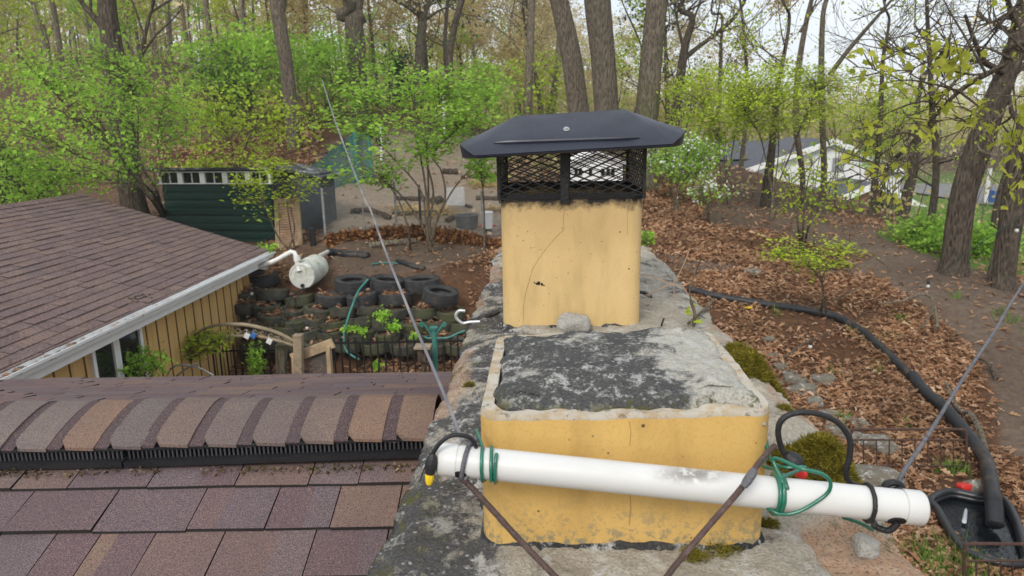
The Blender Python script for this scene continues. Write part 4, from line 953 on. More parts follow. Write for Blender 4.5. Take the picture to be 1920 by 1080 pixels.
# gutter with a moulded front, fascia
mb = MB(); prof = [(0, 0), (0, -.10), (.05, -.115), (.085, -.10), (.10, -.05), (.125, -.035), (.125, -.004), (.115, -.004), (.112, -.03), (.09, -.045), (.075, -.095), (.012, -.095), (.012, 0)]
mb.loft([np.array([(GX+.015+a, yy, GE-.005+b) for a, b in prof]) for yy in (GY0, 3., 7., GY1-.02)], cap0=True, cap1=True); mb.build('gutter', M['white_paint'], gar)
mb = MB(); mb.box((GX-.01, (GY0+GY1)/2, GE-.13), (.03, GY1-GY0, .2)); mb.box(((GX+wx)/2-.02, (GY0+GY1)/2, GE-.225), (abs(GX-wx)-.02, GY1-GY0, .015)); mb.build('fascia', M['white_paint'], gar)
# leaves and grit in the gutter
gl = np.stack([np.random.RandomState(1).uniform(GX+.03, GX+.10, 700), np.random.RandomState(2).beta(1, 3, 700)*5+4.5, np.random.RandomState(3).uniform(GE-.06, GE-.02, 700)], 1)
link_mesh('gutter_leaves', scatter('gutter_leaves', gl[:260]-np.array(gar.location), .05, LEAF4, np.random.RandomState(4), .8), M['litter'], gar)
# window pair
def wall_pt(px, py): 
    d = ray(px, py); t = (wx+.01-CAM[0])/d[0]; return CAM+d*t
yw = [wall_pt(a, b)[1] for a, b in ((170, 680), (216, 660), (265, 640))]
for k in range(2):
    y0, y1 = sorted((yw[k], yw[k+1])); zt_, zb_ = 1.72, .45
    mb = MB()
    for (yy) in (y0+.03, y1-.03): mb.box((wx+.012, yy, (zt_+zb_)/2), (.06, .055, zt_-zb_))
    for zz in (zt_-.02, zb_+.02): mb.box((wx+.012, (y0+y1)/2, zz), (.055, y1-y0-.11, .05))
    f_ = mb.build('window', M['white_paint'], gar)
    mb = MB(); mb.box((wx+.008, (y0+y1)/2, (zt_+zb_)/2), (.012, y1-y0-.10, zt_-zb_-.08)); mb.build('pane', M['dark_glass'], f_)
mb = MB(); q = P(262, 557, z=2.25)
def groof(px, py):
    d = ray(px, py); nrm = np.array([sl_, 0, 1.]); p0 = np.array([RX, 0, GR+.02]); t = ((p0-CAM)@nrm)/(d@nrm); return CAM+d*t
for l in ([(241,558),(250,560),(252,556),(266,553),(268,551),(285,559)], [(250,560),(257,566)]): mb.tube([groof(*a) for a in l], .012, 5)
tag(mb.build('fallen_twig', M['bark_pale'], None), 'bare grey twig lying on the garage roof above the gutter', 'twig')
mb = MB()
for l in ([(712,702),(730,700),(745,704),(770,706)], [(745,704),(758,701)]): mb.tube([P(a, b, D=4.55)+np.array([0, 0, -.01]) for a, b in l], .006, 5)
tag(mb.build('fallen_twig', M['bark_pale'], None), 'small grey twig lying on the far slope of the near roof', 'twig')

# ================================================================ tyre wall
def tyre_mesh(name, mat):
    mb = MB(); Ro, Ri, Wd = .305, .185, .185
    prof = [(Ri, .035), (Ri+.008, .015), (Ri+.03, .004), (Ro-.06, .0), (Ro-.018, .012), (Ro-.003, .03), (Ro, .05), (Ro-.006, .054), (Ro-.006, .060), (Ro+.001, .064), (Ro+.001, .088), (Ro-.007, .092), (Ro-.007, .098), (Ro+.001, .102)]
    prof = prof+[(Ro+.001, .125), (Ro-.006, .129), (Ro-.006, .135), (Ro, .139), (Ro-.003, .157), (Ro-.018, .174), (Ro-.06, .186), (Ro-.062, .189), (Ro-.085, .189), (Ro-.087, .185), (Ri+.03, .181), (Ri+.008, .17), (Ri, .15), (Ri+.03, .12), (Ri+.05, .09), (Ri+.03, .06), (Ri, .035)]
    mb.lathe(prof, 44)
    for k in range(40):
        a = 2*math.pi*k/40
        for zz in (.168, .018): mb.box((math.cos(a)*(Ro-.005), math.sin(a)*(Ro-.005), zz), (.016, .026, .028), rotz(a))
    v = np.array(mb.v); me = bpy.data.meshes.new(name); me.from_pydata([tuple(p) for p in v], [], mb.f)
    me.polygons.foreach_set('use_smooth', np.ones(len(mb.f), bool)); me.set_sharp_from_angle(angle=R_(38)); me.materials.append(mat); return me
tm_clean = tyre_mesh('tyre', M['rubber']); tm_moss = tyre_mesh('tyre', M['rubber_moss'])
def fill_mesh():
    n = 26; r_ = np.linspace(0, .235, 8); a = np.linspace(0, 2*math.pi, n, endpoint=False); mb = MB(); L = []
    for q in r_[1:]: L.append(np.stack([q*np.cos(a), q*np.sin(a), .168+.035*(1-(q/.235)**2)-.02*(q/.235)**4+.03*(fbm(np.cos(a)*q*9+5, np.sin(a)*q*9+4, 3)-.5)], 1))
    mb.loft(L, 0, True, True); me = bpy.data.meshes.new('soil_fill'); me.from_pydata([tuple(p) for p in mb.v], [], mb.f); me.polygons.foreach_set('use_smooth', np.ones(len(mb.f), bool)); me.materials.append(M['soil'])
    at = me.attributes.new('leafy', 'FLOAT', 'POINT'); at.data.foreach_set('value', np.full(len(me.vertices), .5, np.float32)); return me
tm_fill = fill_mesh()
ORD = ['first', 'second', 'third', 'fourth', 'fifth', 'sixth', 'seventh', 'eighth', 'ninth', 'tenth', 'eleventh']
TYRE_TOPS = []
def tyre(px, py, D, wpx, filled, label, tilt, moss, seed, zoff=0):
    r = random.Random(seed); c = P(px, py, D=D); zc = (c-CAM)@FWD; s = max(.78, min(1.04, wpx*zc/F_PX/.61))
    c = c+F0*(.02 if filled else .06); z0 = c[2]-.195*s+zoff
    name = 'filled_tyre' if filled else 'whole_tyre'
    o = empty(name, (c[0], c[1], z0), label, 'tyre', 'tyres stacked in the retaining wall')
    e = (tilt+r.uniform(-.06, .06), r.uniform(-.1, .1), r.uniform(0, 6))
    b = bpy.data.objects.new('casing', tm_moss if moss else tm_clean); COL.objects.link(b); b.parent = o; b.rotation_euler = e; sx = r.uniform(.96, 1.04); b.scale = (s*sx, s/sx, s*(1.08+.1*r.random()))
    if filled:
        f = bpy.data.objects.new('soil_fill', tm_fill); COL.objects.link(f); f.parent = o; f.rotation_euler = e; f.scale = (s, s, s*.95)
        TYRE_TOPS.append((c[0], c[1], z0+.155*s, s*.2))
Z = lambda x, y: (240+x/2.454, 280+y/2.454)
rows = [
 ('top', 11.75, False, [(1027,600,160), (1185,600,160), (1353,600,165)]),
 ('second', 11.45, True, [(930,668,142), (1078,668,146), (1230,668,155)]),
 ('third', 11.3, True, [(985,728,130), (1115,718,112), (1225,724,135), (1360,735,125), (1482,742,122)]),
 ('fourth', 11.14, True, [(768,778,112), (850,778,90), (948,790,118), (1070,776,116), (1180,786,118), (1312,792,132), (1425,795,120), (1540,800,110)]),
 ('fifth', 11.0, True, [(830,830,100), (930,838,110), (1066,832,142), (1198,838,126), (1322,845,125), (1440,850,120), (1545,850,110)]),
 ('bottom', 10.84, True, [(868,878,95), (1012,884,130), (1143,890,126), (1270,888,130), (1400,890,124), (1520,892,120)]),
]
sd = 0
for rn, D, fl, lst in rows:
    for k, (x, y, wd) in enumerate(lst):
        px, py = Z(x, y); sd += 1
        lab = (f'bare black tyre lying flat on top of the tyre wall, {ORD[k]} from left' if not fl else f'soil filled tyre, {ORD[k]} from left in the {rn} row of the right hand wall')
        tyre(px, py, D, wd/2.454, fl, lab, (.0 if not fl else .10), rn not in ('top', 'second'), sd)
px, py = Z(1430, 660); tyre(px, py, 11.35, 69, False, 'bare black tyre leaning at the right end below the top row of tyres', .14, False, 77, .04)
left = [('upper', 11.9, [(560,545,80), (515,590,95), (628,583,138)]), ('middle', 11.5, [(540,650,112), (660,650,145), (788,678,108)]),
        ('lower', 11.3, [(535,705,108), (632,712,105), (752,732,118), (868,728,118)]), ('bottom', 11.05, [(660,762,100), (600,782,85), (762,778,110), (622,815,110), (722,818,105), (690,885,110), (770,875,100), (590,880,100)])]
for rn, D, lst in left:
    for k, (x, y, wd) in enumerate(lst):
        px, py = Z(x, y); sd += 1; tyre(px, py, D-(.12 if y > 800 else 0), wd/2.454, True, f'leaf covered tyre, {ORD[k]} in the {rn} tier beside the garage corner', .14, rn != 'upper', sd)

# ---------------------------------------------------------------- rain barrel and its plumbing
ba, bb = P(566, 518, D=11.55), P(596, 492, D=12.35); ax = (bb-ba)/np.linalg.norm(bb-ba); 
ax[2] *= .35; ax /= np.linalg.norm(ax)
bar = empty('rain_barrel', (ba[0], ba[1], ba[2]-.24), 'dirty white plastic barrel lying on its side above the tyre wall', 'barrel')
xx = np.cross(ax, [0, 0, 1.]); xx /= np.linalg.norm(xx); Rb = np.stack([xx, np.cross(ax, xx), ax], 1)
mb = MB(); mb.lathe([(.19, -.012), (.215, -.012), (.225, 0), (.228, .03), (.224, .05), (.232, .18), (.24, .30), (.236, .32), (.236, .36), (.24, .38), (.236, .50), (.224, .66), (.228, .69), (.224, .71), (.2, .72)], 36, ba, Rb, cap1=True); mb.build('drum', M['barrel'], bar, smooth=True)
mb = MB(); mb.lathe([(.0, -.004), (.19, -.004), (.19, -.012)], 36, ba, Rb); mb.build('drum_end', M['barrel'], bar, smooth=True)
mb = MB(); mb.lathe([(.03, -.035), (.034, -.01), (.034, .0)], 16, ba-np.cross(xx, ax)*0+np.array([0, 0, -.16]), Rb, cap0=True); mb.build('bung', M['black_plastic'], bar)
dp = empty('downpipe', P(480, 492, D=11.6), 'white drain pipe running from the garage gutter to the barrel', 'drain pipe')
gq = np.array([GX+.08, GY1-.35, GE-.10])
mb = MB(); 
path = [gq, gq+np.array([0, .02, -.16]), P(484, 500, D=11.6), P(497, 497, D=11.6), P(520, 487, D=11.62), P(546, 472, D=11.65), P(552, 474, D=11.65), P(556, 482, D=11.62), P(558, 495, D=11.58), P(561, 509, D=11.53)]
mb.tube(path, .042, 12); mb.build('pipe', M['pvc_far'], dp, smooth=True)
mb = MB(); a, b = P(556, 480, D=11.62), P(558, 490, D=11.6); mb.tube([a, b], .062, 14); mb.tube([b+[0, 0, -.05], b+[0, 0, -.14]], .055, 14); mb.build('coupling', M['pvc_far'], dp, smooth=True)
mb = MB(); mb.tube([P(560, 499, D=11.6), P(615, 472, D=13.2)], .04, 12); mb.build('overflow_pipe', M['pvc_far'], dp, smooth=True)
def ridged(name, pts, r, label, n=10, par=None, mat='black_plastic'):
    c = catmull(pts, 40); L = np.linalg.norm(np.diff(c, axis=0), axis=1).sum(); m = int(L/(r*.42)); idx = np.linspace(0, len(c)-1, m); cc = np.stack([np.interp(idx, np.arange(len(c)), c[:, k]) for k in range(3)], 1)
    mb = MB(); mb.tube(cc, r*(1+.07*np.where(np.arange(m) % 2, 1, -1)), n); return tag(mb.build(name, M[mat], None, smooth='full'), label, 'drain hose')
def GG(l, dz): return [G(a, b)+np.array([0, 0, dz]) for a, b in l]
ridged('drain_hose', [P(614, 472, D=13.2)]+GG([(632,479),(650,481),(672,482),(690,484)], .03), .075, 'black corrugated hose lying on the dirt at the end of the white overflow pipe')
ridged('drain_hose', GG([(745,493),(765,499),(784,505),(795,508)], .03), .05, 'short black hose lying on dirt behind the top tyres')
ridged('drain_hose', [q for q in GG([(1290,548),(1340,562),(1420,575),(1500,586),(1560,600),(1605,622),(1640,650),(1680,688),(1708,716)], .05)], .062, 'long black corrugated drain hose crossing the leaf bed right of the chimney')
ridged('drain_hose', [G(1708,716)+[0, 0, .09], G(1735,745)+[0, 0, .06], G(1765,775)+[0, 0, .10], G(1790,808)+[0, 0, .12], G(1820,850)+[0, 0, .14], G(1846,885)+[0, 0, .12], P(1860,920,z=zp+.16), P(1864,950,z=zp+.12), P(1866,985,z=zp+.02)], .072, 'black corrugated drain hose emptying into the small pond')
# hoses on the tyre wall
cord('garden_hose', M['black_cable'], [P(578,540,D=11.5), P(560,545,D=11.4), P(545,560,D=11.2), P(534,582,D=11.0), P(530,612,D=10.8)], .016, 'dark hose hanging from the barrel down over the tyres', 'hose')
cord('garden_hose', M['teal_paint'], [P(690,524,D=11.5), P(672,546,D=11.25), P(660,575,D=10.95), P(650,605,D=10.8), P(645,630,D=10.7), P(648,655,D=10.62), P(662,668,D=10.55), P(674,674,D=10.5)], .018, 'teal garden hose draped over the front of the tyre wall', 'hose')
cord('garden_hose', M['teal_paint'], GG([(696,500),(705,497),(725,496),(745,498)], .03), .016, 'short teal hose end on the dirt behind the whole tyres', 'hose')
cord('light_string', M['black_cable'], [P(490,542,D=11.0), P(520,575,D=10.6), P(560,598,D=10.4), P(600,618,D=10.3), P(640,640,D=10.3), P(675,668,D=10.2)], .009, 'dark light string sagging across the left part of the tyre wall', 'cable')
def bulb(px, py, D, label, par=None):
    c = P(px, py, D=D); o = empty('light_bulb', c, label, 'bulb'); mb = MB(); mb.lathe([(.012, .0), (.022, -.01), (.024, -.05), (.020, -.06)], 12, c, cap0=True); mb.build('socket', M['black_plastic'], o, smooth=True)
    mb = MB(); mb.lathe([(.018, -.06), (.025, -.078), (.027, -.09), (.020, -.108), (.008, -.115)], 12, c, cap1=True); mb.build('glass', M['barrel'], o, smooth=True)
bulb(575, 605, 10.35, 'small white light bulb hanging in front of the tyre wall near the arch')
bulb(471, 541, 11.2, 'white light bulb hanging before the tyres beside the garage corner')
bulb(1520, 638, 8.6, 'white bulb in a black socket hanging over the leaf bed by the young sapling')
bulb(1741, 526, 10.0, 'white bulb in a black socket hanging over the dirt path')
bulb(1908, 420, 9.0, 'white bulb on the teal line before the far right trunk')
cord('light_string', M['black_cable'], [P(1480,560,D=8.9), P(1520,637,D=8.6), P(1600,600,D=9), P(1741,525,D=10.0), P(1800,500,D=11)], .003, 'thin dark string holding bulbs over the leaf bed', 'cable')
cord('clothes_line', M['teal_paint'], [P(1770,505,D=12.6), P(1830,462,D=11), P(1905,412,D=9), P(2010,330,D=7)], .006, 'thin teal line running off from the dark right trunk', 'line')

# ---------------------------------------------------------------- garden arch, wooden gate, iron fence, plant stand
arch = empty('garden_arch', P(500, 700, z=.1), 'tan metal garden arch with scrolls covered in green vine', 'arch')
Da = 9.6
def arc(pts, r, name='arch_rail', D0=Da): 
    mb = MB(); mb.tube(catmull([P(a, b, D=D0) for a, b in pts], 8), r, 8); return mb.build(name, M['arch'], arch, smooth=True)
arc([(425,608),(460,609),(490,615),(520,624),(552,640)], .028); arc([(340,655),(370,640),(400,633),(440,630),(480,630),(515,637),(552,648)], .025)
arc([(335,720),(334,690),(338,658),(352,645)], .022); 
arc([(425,608),(395,612),(365,628),(345,652)], .02)
mb = MB(); rr3 = random.Random(8)
for (x, y) in ((447,620),(462,621),(478,622),(492,625),(508,629),(522,634),(536,640)):
    a = np.linspace(0, 4.6, 16); R1 = 7-a*1.0
    mb.tube([P(x+R1[k]*math.cos(a[k]*1.4), y+R1[k]*math.sin(a[k]*1.4)*.8, D=Da) for k in range(16)], .008, 5)
for k in range(8): x = 432+k*14; mb.tube([P(x, 611+k*3.2, D=Da), P(x+16, 631+k*1.6, D=Da)], .007, 5)
mb.build('scrollwork', M['arch'], arch, smooth=True)
for (x, y, m, lb) in ((463,630,'white_plastic','white tag hanging under the garden arch'), (475,629,'blue','bright blue tag hanging under the garden arch'), (505,640,'white_plastic','pair of pale wooden tags hanging from the right part of the arch')):
    c = P(x, y, D=Da-.05); mb = MB(); mb.box(c, (.075, .03, .075), roty(.5)); mb.tube([c+[0, 0, .03], c+[0, 0, .09]], .004, 5); tag(mb.build('hanging_tag', M[m], None, bevel=.01), lb, 'ornament')
for pts, lb in (([(312,706),(322,690),(338,684),(356,686),(378,692),(400,704)], 'thin grey wire hoop standing just beyond the roof edge under the vine'), ([(330,706),(345,694),(362,684),(372,682)], 'short slanting grey wire stake crossing the wire hoop')):
    mb = MB(); mb.tube(catmull([P(a, b, D=8.6) for a, b in pts], 6), .012, 6); tag(mb.build('wire_hoop', M['galv'], None, smooth=True), lb, 'wire hoop')
gate = empty('wooden_gate', P(590, 700, z=.1), 'pale lumber gate with wire screen standing open beside its post', 'gate')
Dg = 9.5
mb = MB(); mb.bar(P(547, 672, D=Dg), P(625, 643, D=Dg), .05, .14); mb.bar(P(552, 668, D=Dg), P(556, 760, D=Dg), .06, .11, up=F0); mb.bar(P(616, 648, D=Dg), P(623, 760, D=Dg), .06, .11, up=F0); mb.bar(P(556, 752, D=Dg), P(622, 750, D=Dg), .05, .12); mb.build('frame', M['gate_wood'], gate, bevel=.006)
mb = MB(); mb.add([P(552, 676, D=Dg+.03), P(618, 650, D=Dg+.03), P(622, 755, D=Dg+.03), P(556, 757, D=Dg+.03)], [(0, 1, 2, 3)]); mb.build('wire_screen', M['screen'], gate)
mb = MB(); a, b = P(559, 630, D=Dg-.12), P(562, 760, D=Dg-.12); mb.bar(a, b, .12, .12, up=F0); mb.box(a+[0, 0, .012], (.13, .13, .025)); tag(mb.build('gate_post', M['post_wood'], None, bevel=.008), 'weathered square wooden post between the arch and the open gate', 'post')
for (x, y0, w_, lb) in ((527,645,.14,'mossy dark timber post under the right side of the arch'), (352,700,.12,'dark short post at the left foot of the garden arch')):
    mb = MB(); mb.bar(P(x, y0, D=9.9), P(x+3, 770, D=9.9), w_, w_, up=F0); tag(mb.build('timber_post', M['bark_moss'], None, bevel=.01), lb, 'post')
def iron_fence(pts, D, top, label, step=.105):
    o = empty('iron_fence', P(*pts[0], D=D)*np.array([1, 1, 0])+np.array([0, 0, .1]), label, 'fence')
    a, b = P(*pts[0], D=D), P(*pts[1], D=D); a[2] = b[2] = top; n = int(np.linalg.norm(b-a)/step)
    for dz in (-.06, -.95): 
        mb = MB(); mb.bar(a+[0, 0, dz], b+[0, 0, dz], .03, .03); mb.build('rail', M['iron'], o)
    me = None
    for k in range(n+1):
        q = a+(b-a)*k/n-np.array(o.location)
        if me is None:
            mb = MB(); mb.box((0, 0, -.52), (.021, .021, 1.04)); mb.lathe([(.012, 0), (.014, .02), (.001, .06)], 6)
            me = bpy.data.meshes.new('picket'); me.from_pydata(mb.v, [], mb.f); me.materials.append(M['iron'])
        p = bpy.data.objects.new('picket', me); COL.objects.link(p); p.parent = o; p.location = tuple(q)
iron_fence([(625,636),(872,632)], 10.0, P(740, 634, D=10.0)[2], 'black iron picket fence in front of the tyre wall, right of the gate')
iron_fence([(398,655),(530,655)], 10.2, P(460, 650, D=10.2)[2], 'black iron picket fence section behind the garden arch')
st = empty('plant_stand', P(813, 700, z=.12), 'teal metal pole with curling hooks beside the chimney', 'plant stand')
Dp = 9.3; mb = MB(); mb.tube([P(813, 617, D=Dp), P(815, 640, D=Dp), P(818, 740, D=Dp)], .038, 10); mb.lathe([(.06, .0), (.06, .03)], 12, P(813, 617, D=Dp), cap0=True, cap1=True); mb.build('pole', M['teal_paint'], st, smooth=True)
for pts in ([(812,632),(806,624),(798,612),(790,605),(788,610),(793,612)], [(815,632),(821,622),(828,612),(833,605),(836,609),(831,612)], [(810,634),(802,634),(795,631)], [(818,634),(840,633),(858,625),(872,620)]):
    mb = MB(); mb.tube(catmull([P(a, b, D=Dp) for a, b in pts], 5), .014, 6); mb.build('hook_arm', M['teal_paint'], st, smooth=True)
bf = empty('bird_feeder', P(793, 690, D=9.0), 'small wooden feeder box with a flat roof on a post near the teal pole', 'bird feeder')
c = P(793, 648, D=9.0); mb = MB(); mb.box(c+[0, 0, -.012], (.22, .2, .03)); mb.build('roof', M['post_wood'], bf)
mb = MB(); mb.box(c+[0, 0, -.13], (.15, .13, .2)); mb.box(c+[0, 0, -.8], (.07, .07, 1.13)); mb.build('body', M['log'], bf, bevel=.01)

# ---------------------------------------------------------------- shed
sA, sB = P(300, 350, D=15.3), P(506, 340, D=14.8)          # top of door line, left/right
shed = empty('shed', (sA+sB)/2*np.array([1, 1, 0])+np.array([0, 0, 1.4]), 'dark green shed with a row of white framed windows under its roof', 'shed')
dx = (sB-sA)*np.array([1, 1, 0]); Wd = np.linalg.norm(dx); dx /= Wd; dy = np.array([-dx[1], dx[0], 0])
def Sp(u, v, z): return np.array([sA[0], sA[1], 0])+dx*u+dy*v+np.array([0, 0, z])
ZT = (sA[2]+sB[2])/2-.02; ZBs = ZT-2.0; Rs = np.stack([dx, dy, [0, 0, 1.]], 1)
mb = MB(); mb.box(Sp(Wd/2, 1.0, (ZT+ZBs)/2+.10), (Wd-.02, 1.8, ZT-ZBs+.15), Rs); 
u1 = (P(592, 345, D=15.0)-np.array([sA[0], sA[1], 0]))@dx
mb.box(Sp((Wd+u1)/2+.02, .90, (ZT+ZBs)/2+.10), (u1-Wd, .7, ZT-ZBs+.2), Rs); mb.build('wall', M['shed_dark'], shed)
mb = MB(); npan = 6; ph = (ZT-ZBs)/npan
for k in range(npan):
    z = ZBs+ph*(k+.5); mb.box(Sp(Wd/2, .06, z), (Wd-.04, .05, ph-.012), Rs); mb.box(Sp(Wd/2, .028, z+ph*.22), (Wd-.06, .02, ph*.3), Rs); mb.box(Sp(Wd/2, .028, z-ph*.25), (Wd-.06, .02, ph*.3), Rs)
mb.build('garage_door', M['green_door'], shed, bevel=.006)
zw0, zw1 = ZT+.02, ZT+.29; nw = 5; pw = (Wd+.05)/nw
for k in range(nw):
    u0 = -.02+k*pw; mb = MB()
    for uu in (u0+.03, u0+pw-.03): mb.box(Sp(uu, .02, (zw0+zw1)/2), (.055, .06, zw1-zw0), Rs)
    mb.box(Sp(u0+pw/2, .02, zw1-.012), (pw-.12, .05, .024), Rs); mb.box(Sp(u0+pw/2, .02, zw0+.01), (pw-.12, .05, .018), Rs); mb.box(Sp(u0+pw/2, .03, (zw0+zw1)/2), (.014, .03, zw1-zw0-.05), Rs)
    wn = mb.build('window', M['white_paint'], shed); mb = MB(); mb.box(Sp(u0+pw/2, .05, (zw0+zw1)/2), (pw-.12, .01, zw1-zw0-.04), Rs); mb.build('pane', M['dark_glass'], wn)
mb = MB()
for (ua, ub, va, vb, za, zb) in ((-.35, Wd+.15, -.12, 2.0, ZT+.38, ZT+.10), (Wd-.1, u1+.12, .45, 1.6, ZT+.36, ZT+.14)):
    if ub > u1: q = [Sp(ua, va, za), Sp(ub, va, zb), Sp(ub, vb, zb), Sp(ua, vb, za)]
    else: q = [Sp(ua, va, za), Sp(ub, va, za), Sp(ub, vb, zb), Sp(ua, vb, zb)]
    mb.add(q+[p-np.array([0, 0, .05]) for p in q], [(0, 1, 2, 3), (7, 6, 5, 4), (0, 4, 5, 1), (1, 5, 6, 2), (2, 6, 7, 3), (3, 7, 4, 0)])
mb.build('roof', M['shed_roof'], shed)
mb = MB(); 
for k in range(16): mb.box(Sp(u1-.30, .52+(.012 if k % 2 else 0), ZBs+.22+k*.045), (.5, .06, .044), Rs)
mb.build('lower_cladding', M['shed_pale'], shed)
pn = empty('leaning_door_panel', P(542, 465, D=14.3), 'pale framed louvre panel leaning at the right end of the shed', 'door panel')
q0, q1, q2, q3 = P(515, 375, D=14.35), P(560, 370, D=14.3), P(568, 462, D=14.1), P(518, 466, D=14.15)
def pq(u, v, o=0): return (q0*(1-u)+q1*u)*(1-v)+(q3*(1-u)+q2*u)*v-F0*o
mb = MB()
for (a, b) in (((.07, 0), (.07, 1)), ((.93, 0), (.93, 1))): mb.bar(pq(*a), pq(*b), .085, .05, up=F0)
for v in (.03, .97): mb.bar(pq(.14, v), pq(.86, v), .05, .09)
mb.build('frame', M['gate_wood'], pn)
mb = MB()
for k in range(17): v = .08+k*.0525; mb.bar(pq(.14, v, -.02), pq(.86, v, -.02), .016, .045)
mb.build('slats', M['lattice'], pn)
mb = MB(); a, b = P(584, 427, D=14.0), P(588, 463, D=14.0); mb.bar(a, b, .11, .09, up=F0); tag(mb.build('short_post', M['iron'], None, bevel=.006), 'short dark green post right of the leaning door panel', 'post')

# ---------------------------------------------------------------- chicken run: wire fence, leaf bank, logs, tub, bucket
run_ = empty('chain_link_fence', G(700, 440), 'grey chain link fence along the front of the dirt run', 'fence')
fp = [P(612, 463, D=13.9), P(685, 462, D=14.2), P(745, 452, D=14.6), P(790, 447, D=14.8), P(906, 458, D=14.4), P(1010, 455, D=14.2)]
FH = 1.15
for k, p in enumerate(fp):
    z0 = gz(p[0], p[1]); p[2] = z0; mb = MB(); mb.tube([p+[0, 0, -.05], p+[0, 0, (1.15 if k != 1 else .75)]], .026 if k != 1 else .014, 8); mb.build('fence_post', M['galv'] if k != 3 else M['shed_dark'], run_, smooth=True)
mb = MB(); sp_ = .062; strands = []
for a, b in zip(fp[:-1], fp[1:]):
    L = np.linalg.norm((b-a)[:2]); n = int(L/sp_)
    for k in range(-int(FH/sp_), n):
        for sg in (1, -1):
            u0, u1_ = k*sp_, k*sp_+FH; z0, z1_ = (0, FH) if sg > 0 else (FH, 0)
            if u0 < 0: z0 = z0+(z1_-z0)*(-u0/FH); u0 = 0
            if u1_ > L: z1_ = z0+(z1_-z0)*((L-u0)/(u1_-u0)); u1_ = L
            if u1_-u0 < .02: continue
            A_ = a+(b-a)*u0/L+[0, 0, z0]; B_ = a+(b-a)*u1_/L+[0, 0, z1_]; strands.append((np.stack([A_, B_]), np.array([.0012, .0012])))
V, Lp, st_, tt_ = tubes_np(strands, 3); link_mesh('wire_mesh', np_mesh('wire_mesh', V-np.array(run_.location), Lp, st_, tt_), M['galv'], run_)
tn = empty('teal_net_fence', G(640, 360), 'sagging teal netting fence on posts beside the shed', 'net fence')
tp = [P(560, 325, D=17), P(600, 300, D=18), P(650, 258, D=19), P(668, 246, D=19.2), P(690, 246, D=19.5), P(704, 335, D=19.6)]
bt = [P(575, 395, D=17), P(605, 385, D=18), P(650, 348, D=19), P(670, 342, D=19.2), P(696, 330, D=19.5), P(706, 326, D=19.6)]
mb = MB()
for k in range(4):
    A0, A1, B0, B1 = tp[k], tp[k+1], bt[k], bt[k+1]; n = 6; L = []
    for i_ in range(n+1): u = i_/n; L.append([A0*(1-u)+A1*u+F0*.08*math.sin(u*9+k), (A0+B0)/2*(1-u)+(A1+B1)/2*u+F0*.12*math.sin(u*7), B0*(1-u)+B1*u])
    mb.loft([np.array(l) for l in L], close=False)
mb.build('netting', M['teal_net'], tn, smooth='full')
for (x0, y0, x1, y1) in ((664,240,672,345), (690,240,698,335)):
    mb = MB(); mb.tube([P(x0, y0, D=19.1), P(x1, y1, D=19.1)], .055, 8); mb.build('post', M['teal_paint'], tn, smooth=True)
for (x, y0, y1, D, lb) in ((716,232,308,20.5,'thin white stake in the dirt left of the multi stemmed sapling'), (833,166,250,24,'pale thin post seen through the green sapling crown')):
    mb = MB(); mb.tube([P(x-2, y0, D=D), P(x, y1, D=D)], .04, 6); tag(mb.build('stake', M['far_white'], None, smooth=True), lb, 'stake')
def log(px0, py0, px1, py1, rpx, label, mat='log', lift=.6, bend=0, D=None):
    a, b = G(px0, py0), G(px1, py1); r = rpx*mpp((a-CAM)@F0); a[2] += r*lift; b[2] += r*lift; c = [a+(b-a)*k/8+np.array([0, 0, math.sin(k/8*math.pi)*bend]) for k in range(9)]
    mb = MB(); mb.tube(c, [r*(1+.10*math.sin(k*1.9+px0)) for k in range(9)], 12); tag(mb.build('log', M[mat], None, smooth=True, angle=50), label, 'log')
log(830, 326, 858, 326, 6, 'short thick log at the top of the dirt run')
log(866, 336, 930, 331, 4.5, 'long dark log on the slope beside the cap')
log(741, 376, 797, 376, 4.5, 'dark log across the middle of the dirt run left of the sapling stems')
log(660, 400, 732, 412, 5, 'bent dark branch log lying at the left of the dirt run', bend=.1)
log(738, 406, 818, 402, 5.5, 'dark log in the straw in front of the sapling stems')
log(893, 375, 935, 376, 4.5, 'short dark log in the straw right of the plastic sheet')
log(812, 384, 826, 380, 8, 'dark stump by the plastic sheet')
log(694, 464, 778, 455, 6, 'grey weathered log lying on bare dirt before the leaf bank', 'bark_pale')
log(864, 384, 884, 392, 3, 'thin dark stick beside the tub')
log(838, 418, 852, 410, 5, 'short chunk of log left of the grey tub')
c = G(876, 428); zc = (c-CAM)@FWD; rT = 22.5*zc/F_PX
tub = empty('rubber_tub', c, 'round grey rubber tub standing in the dirt run', 'tub')
mb = MB(); hT = rT*1.1; mb.lathe([(rT*.86, 0), (rT*.97, hT*.86), (rT*1.04, hT*.88), (rT*1.05, hT), (rT*.94, hT), (rT*.92, hT*.8), (rT*.82, .04), (0.0, .035)], 30, c, cap0=True); mb.build('shell', M['tub'], tub, smooth=True)
c = G(914, 436); zc = (c-CAM)@FWD; rB = 11.0*zc/F_PX
bk = empty('white_bucket', c, 'white bucket waterer with red nipples on a stump beside the tub', 'bucket'); 
mb = MB(); mb.lathe([(rB*.8, 0), (rB*.85, .28)], 12, c, cap0=True, cap1=True); mb.build('stump', M['log'], bk, smooth=True)
cb = c+[0, 0, .10]; mb = MB(); mb.lathe([(rB*.9, 0), (rB, rB*2.5), (rB*1.06, rB*2.55), (rB*1.06, rB*2.75), (rB*.9, rB*2.85)], 24, cb, cap0=True, cap1=True); mb.build('pail', M['white_plastic'], bk, smooth=True)
for sg in (-1, 1): mb = MB(); mb.tube([cb+R0*sg*rB*.9+[0, 0, .06], cb+R0*sg*rB*1.5+[0, 0, .05]], .022, 8); mb.build('red_nipple', M['red'], bk)
